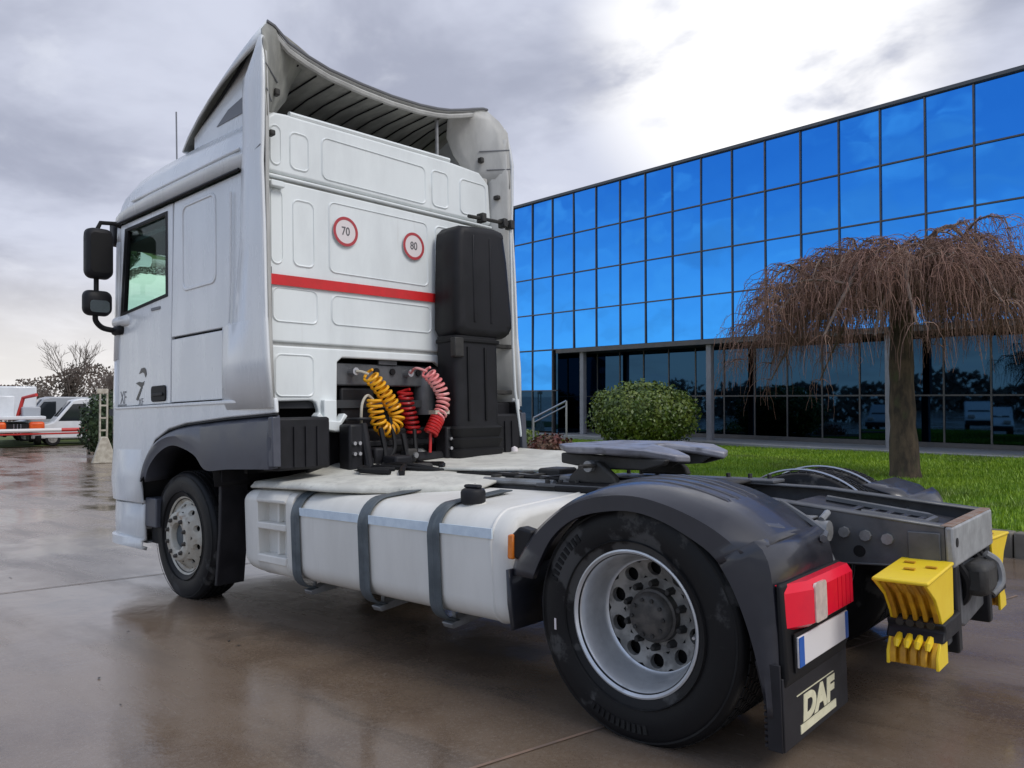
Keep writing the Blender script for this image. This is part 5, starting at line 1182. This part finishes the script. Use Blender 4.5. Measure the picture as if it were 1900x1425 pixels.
# ---- rear fenders
AI = [(.50, .62), (.46, .70), (.37, .83), (.22, .925), (-.01, .965), (-.19, .935), (-.37, .85), (-.44, .79)]
AO = [(.665, .62), (.645, .70), (.50, .855), (.28, 1.00), (.07, 1.055), (-.15, 1.05), (-.42, .975), (-.60, .868)]
n_ = 40
def fender_mid(s, name="rear_fender"):
    D_ = rs([(x, s * .62, z) for x, z in ((.70, .60), (.68, .72), (.50, .95), (.28, 1.035), (.0, 1.055), (-.24, 1.02), (-.42, .945), (-.57, .835))], n_)
    C2 = rs([(x, s * 1.10, z) for x, z in AO], n_); C1 = rs([(x, s * 1.20, z - .012) for x, z in AO], n_)
    B_ = [tuple(Vector(a).lerp(Vector(b), .45) + Vector((0, s * .035, .012))) for a, b in zip(C1, rs([(x, s * 1.255, z) for x, z in AI], n_))]
    A_ = rs([(x, s * 1.258, z) for x, z in AI], n_); I_ = rs([(x, s * 1.235, z) for x, z in AI], n_)
    Mid = [tuple(Vector(a).lerp(Vector(b), .5) + Vector((0, 0, .012))) for a, b in zip(C2, D_)]
    return tp(name, MB().grid([I_, A_, B_, C1, C2, Mid, D_]), "fender_plastic", solid=.010, smooth=50)
fm = fender_mid(1)
def on_top(x):  # height of the fender crown
    pts = [(-.60, .868), (-.42, .975), (-.15, 1.05), (.07, 1.055), (.28, 1.0), (.5, .855)]
    for a, b in zip(pts, pts[1:]):
        if a[0] <= x <= b[0]: t = (x - a[0]) / (b[0] - a[0]); return a[1] + (b[1] - a[1]) * t
    return .85
DZ = [(-.57, .835), (-.42, .945), (-.24, 1.02), (.0, 1.055), (.28, 1.035), (.50, .95), (.68, .72)]
def top2(x, y):
    zd = .8
    for a, b in zip(DZ, DZ[1:]):
        if a[0] <= x <= b[0]: zd = a[1] + (b[1] - a[1]) * (x - a[0]) / (b[0] - a[0])
    t = (1.10 - y) / .48; return on_top(x) * (1 - t) + zd * t + .012 * max(0, 1 - abs(y - .86) / .24)
for y in (1.03, .94, .85, .76):
    xs_ = [.30, .27, .2, .1, .0, -.1, -.2, -.3, -.36, -.39]
    tp("fender_ridge", MB().grid([[(x, y + dy, top2(x, y) + h * (0 if i in (0, len(xs_) - 1) else 1) + .004) for dy, h in ((-.026, -.006), (-.014, .011), (.014, .011), (.026, -.006))] for i, x in enumerate(xs_)]), "fender_plastic", smooth=60)
tp("fender_pad", MB().add([(x, y, top2(x, y) + .014 + e) for e in (0, -.012) for x, y in ((-.34, 1.04), (-.54, 1.04), (-.56, .93), (-.36, .93))], [(0, 1, 2, 3), (7, 6, 5, 4), (0, 4, 5, 1), (1, 5, 6, 2), (2, 6, 7, 3), (3, 7, 4, 0)]), "grey_plastic", bevel=.005)
tp("fender_clip", MB().tube([(-.40, .60, .955), (-.52, .60, .885), (-.60, .62, .835), (-.64, .75, .835)], .016, 6), "frame_grey")
tp("fender_front_drop", MB().grid([[(x, y, z) for x, z in ((.665, .64), (.66, .48), (.64, .36))] for y in (.62, 1.22, 1.25)]), "fender_plastic", solid=.012)
lb = tp("marker_bracket", MB().prism([(.52, .83), (.60, .845), (.655, .80), (.655, .70), (.56, .68)], 1, 1.16, 1.235), "black_plastic", bevel=.012)
obj("marker_lamp", MB().prism([(.625, .81), (.662, .805), (.668, .69), (.63, .69)], 1, 1.18, 1.245), "lamp_amber", lb, bevel=.008)
# rear part of the fender with lamp, plate and mud flap
AI2 = [(-.43, .80), (-.49, .70), (-.545, .56), (-.585, .40), (-.61, .26)]
for s in (1, -1):
    n2 = 16
    out_ = [(-.575, .880), (-.605, .855), (-.63, .80), (-.642, .70), (-.65, .5), (-.65, .26)]
    Ai = rs([(x, s * 1.235, z) for x, z in AI2], n2); A_ = rs([(x, s * 1.256, z) for x, z in AI2], n2)
    Bm = rs([(x + .02, s * 1.262, z) for x, z in [(-.525, .845), (-.56, .78), (-.585, .68), (-.61, .5), (-.63, .26)]], n2)
    C1 = rs([(x + .012, s * 1.235, z) for x, z in out_], n2); C2 = rs([(x, s * 1.18, z) for x, z in out_], n2); D_ = rs([(x, s * .66, z - .01) for x, z in out_], n2); D2 = rs([(x + .04, s * .62, z - .02) for x, z in out_], n2)
    tp("fender_tail", MB().grid([Ai, A_, Bm, C1, C2, D_, D2]), "fender_plastic", solid=.010, smooth=50)
    tp("fender_shelf", MB().add([(-.44, s * .63, .905), (-.44, s * 1.08, .925), (-.59, s * 1.10, .85), (-.59, s * .63, .825)], [(0, 1, 2, 3)]), "fender_plastic", solid=.008)
    tp("lamp_housing", MB().prism([(-.640, .735), (-.664, .73), (-.675, .40), (-.66, .36), (-.640, .36)], 1, s * .62, s * 1.235), "seal_black", bevel=.012)
    lens = MB(); zb, z2 = .56, .728
    o_ = [(1.225, -.655), (1.215, -.668), (1.085, -.716), (.655, -.716), (.64, -.66)]
    rows = [[(x + (.02 if z in (zb, z2) else 0), s * y, z) for y, x in o_] for z in (zb, zb + .015, z2 - .03, z2)]
    tl = tp("tail_lamp", lens.grid(rows) .add([(x + .02, s * y, z2) for y, x in o_], [(0, 1, 2, 3, 4)]).add([(x + .02, s * y, zb) for y, x in o_], [(4, 3, 2, 1, 0)]), "lamp_red", smooth=30, label="red left tail lamp with a pale centre window" if s > 0 else None)
    obj("reversing_window", MB().prism(rrect(*sorted((s * .955, s * 1.068)), .572, .716, .015), 0, -.7215, -.712), "lamp_clear", tl)
    for k_ in range(4): obj("lens_rib", MB().box(-.7185, -.714, *sorted((s * (.69 + .045 * k_), s * (.692 + .045 * k_))), .575, .70), "lamp_red", tl)
    if s > 0:
        pl_ = tp("number_plate", MB().box(-.690, -.682, .655, 1.165, .425, .535), "plate_white", bevel=.002, label="blank white number plate with blue end bands")
        obj("blue_band", MB().box(-.6925, -.6905, 1.118, 1.164, .427, .533), "plate_blue", pl_); obj("blue_band", MB().box(-.6925, -.6905, .656, .685, .427, .533), "plate_blue", pl_)
        obj("plate_frame", MB().box(-.682, -.676, .64, 1.18, .41, .55), "seal_black", pl_)  # black frame behind the plate, slightly wider all round
    fl = tp("mud_flap", MB().prism([(-.640, .40), (-.660, .40), (-.660, .14), (-.640, .14)], 1, s * .60, s * 1.245), "flap_black", bevel=.004, label="black mud flap printed with the letters DAF and a bar" if s > 0 else None)
    obj("flap_fold", MB().prism([(-.56, .45), (-.60, .27), (-.60, .14), (-.655, .14), (-.655, .45)], 1, s * 1.246, s * 1.254), "flap_black", fl, bevel=.003)
    if s > 0:
        for k_ in range(9): obj("fringe", MB().box(-.603, -.588, 1.235, 1.252, .15 + .022 * k_, .162 + .022 * k_), "flap_black", fl)
        ang = math.atan2(.022, .122); Mx = face_rear(-.6605, .925, .245) @ Matrix.Rotation(0, 4, 'Z')
        text("flap_letters", "DAF", .122, "print_cream", fl, Mx, extrude=.002, offset=.007, shear=.12, sx=1.36)
        obj("flap_bar", MB().prism([(1.105, .165), (1.105, .196), (.745, .196), (.745, .165)], 0, -.663, -.660), "print_cream", fl)
        obj("flap_line", MB().prism([(1.13, .308), (1.13, .311), (.76, .311), (.76, .308)], 0, -.6625, -.660), "print_cream", fl)
tp("rear_fender_tail_cap", MB().grid([[(x, s_, z) for x, z in ((-.36, .93), (-.50, .89), (-.60, .80))] for s_ in (-.62, -.9, -1.22)]), "fender_plastic", solid=.012)
for y_ in (-.63, -.95): tp("tyre_sheen_arc", MB().tube([(.525 * math.cos(R(a)), y_, ZA + .525 * math.sin(R(a))) for a in range(45, 140, 5)], .007, 6), "bright_metal")  # bright arcs added in place of sheen on the far tyre shoulders
# brackets between fender and frame rail
tp("fender_tube", MB().tube([(-.44, .385, .82), (-.50, .58, .82), (-.53, .66, .80)], .03, 10), "grey_pipe")
tp("tube_clamp", MB().tube([(-.515, .50, .83), (-.575, .50, .83)], .045, 12), "grey_pipe")
tp("clamp_screw", MB().tube([(-.54, .50, .875), (-.54, .42, .90)], .015, 8), "grey_pipe")
tp("fender_support", MB().tube([(-.535, .53, .80), (-.60, .60, .74), (-.66, .66, .66)], .022, 8), "frame_grey")
tp("side_bracket", MB().box(-.50, -.33, .40, .55, .815, .875), "seal_black", bevel=.01)
tp("bracket_top", MB().box(-.505, -.325, .44, .55, .876, .886), "grey_pipe", bevel=.003)

# ============================================================ wheel chocks at the rear, each held by a strap bracket on the truck
def chock(s, lift, label):
    root = empty("wheel_chock", label, "wheel chock", "yellow wheel chocks hung on the rear of the truck", M=T @ Matrix.Translation((-.94, s * .60, .32 + lift)))
    x0, x1 = -.085, .105
    def Y(y): return s * (y - .60)
    # outline in the y-z plane: flat base inboard, hollow curved face outboard
    out_ = [(.34, .0), (.66, .0), (.655, .05), (.60, .115), (.575, .16), (.60, .225), (.66, .30), (.775, .37), (.775, .385), (.36, .40), (.34, .38)]
    for xa, xb in ((x0, x0 + .012), (x1 - .012, x1)):
        obj("side_plate", MB().prism([(Y(y), z) for y, z in [(.40, .20), (.575, .17), (.60, .225), (.66, .30), (.775, .37), (.775, .388), (.38, .405)]], 0, xa, xb), "yellow_plastic", root, bevel=.003)
        obj("side_plate", MB().prism([(Y(y), z + .03) for y, z in [(.52, .0), (.66, .0), (.655, .05), (.60, .115), (.52, .125)]], 0, xa, xb), "yellow_plastic", root, bevel=.003)
    tpv = obj("top_plate", MB().prism([(Y(.78), .373), (Y(.78), .388), (Y(.37), .408), (Y(.37), .393)], 0, x0 - .006, x1 + .006), "yellow_plastic", root, bevel=.006)
    for px, py in ((.02, .60), (-.045, .54), (.05, .48)): obj("scuff", MB().box(px - .02, px + .02, *sorted((Y(py) - .008, Y(py) + .012)), .392 + (.78 - py) * .044, .3965 + (.78 - py) * .044), "amber_plastic", tpv)
    obj("curved_face", MB().grid([[(x, Y(y - .035), z) for y, z in [(.66, .03), (.655, .08), (.60, .135), (.575, .16), (.60, .225), (.66, .30), (.77, .37)]] for x in (x0 + .01, x1 - .01)]), "amber_plastic", root, solid=.008)
    for i in range(5):
        x = x0 + .02 + .0375 * i
        obj("rib", MB().prism([(Y(y), z) for y, z in [(.53, .17), (.585, .185), (.61, .235), (.67, .31), (.745, .365), (.70, .372), (.60, .30), (.55, .24)]], 0, x - .009, x + .009), "amber_plastic", root, bevel=.003)
        obj("rib", MB().prism([(Y(y), z + .03) for y, z in [(.58, .005), (.655, .005), (.65, .05), (.625, .085), (.60, .115), (.56, .105)]], 0, x - .013, x + .013), "amber_plastic", root, bevel=.006)
        if i < 4: obj("knob", MB().tube([(x + .019, Y(.60), .135), (x + .019, Y(.645), .118), (x + .019, Y(.655), .10)], [.013, .015, .008], 8), "yellow_plastic", root)
    for i in range(4):
        x = x0 + .039 + .0375 * i
        obj("socket", MB().tube([(x, Y(.60), .185), (x, Y(.55), .20)], .016, 8), "dark_iron", root)
    h = obj("holder", MB().prism([(Y(y), z) for y, z in [(.33, .125), (.62, .125), (.60, .145), (.585, .165), (.60, .195), (.33, .20)]], 0, x0 - .012, x1 + .012), "black_plastic", root, bevel=.008)
    obj("holder_back", MB().box(x0, x1, *sorted((Y(.27), Y(.335))), .02, .38), "black_plastic", root, bevel=.01)
    return root
chock(1, 0, "yellow wheel chock nearest the red tail lamp, its flat top plate in view")
chock(-1, .0, "yellow wheel chock beyond the steel end plate on the far side of the frame")
for s in (1, -1): tp("chock_bracket", MB().box(-1.0, -.88, *sorted((s * .30, s * .388)), .38, .69), "frame_grey", bevel=.01)

# small debris on the wet yard
lt = MB()
for _ in range(70):
    x, y = random.uniform(-1, 9), random.uniform(1.5, 9); a = random.uniform(0, 6.28); r = random.uniform(.006, .02); z = zg(x, y) + .003
    lt.add([(x + r * math.cos(a + q * 1.57) * (1 if q % 2 else .6), y + r * math.sin(a + q * 1.57) * (1 if q % 2 else .6), z + random.uniform(0, .006)) for q in range(4)], [(0, 1, 2, 3)])
obj("yard_litter", lt, "dark_iron", smooth=0, label="dark scraps of leaf and grit scattered on the wet yard", cat="litter", kind="stuff")
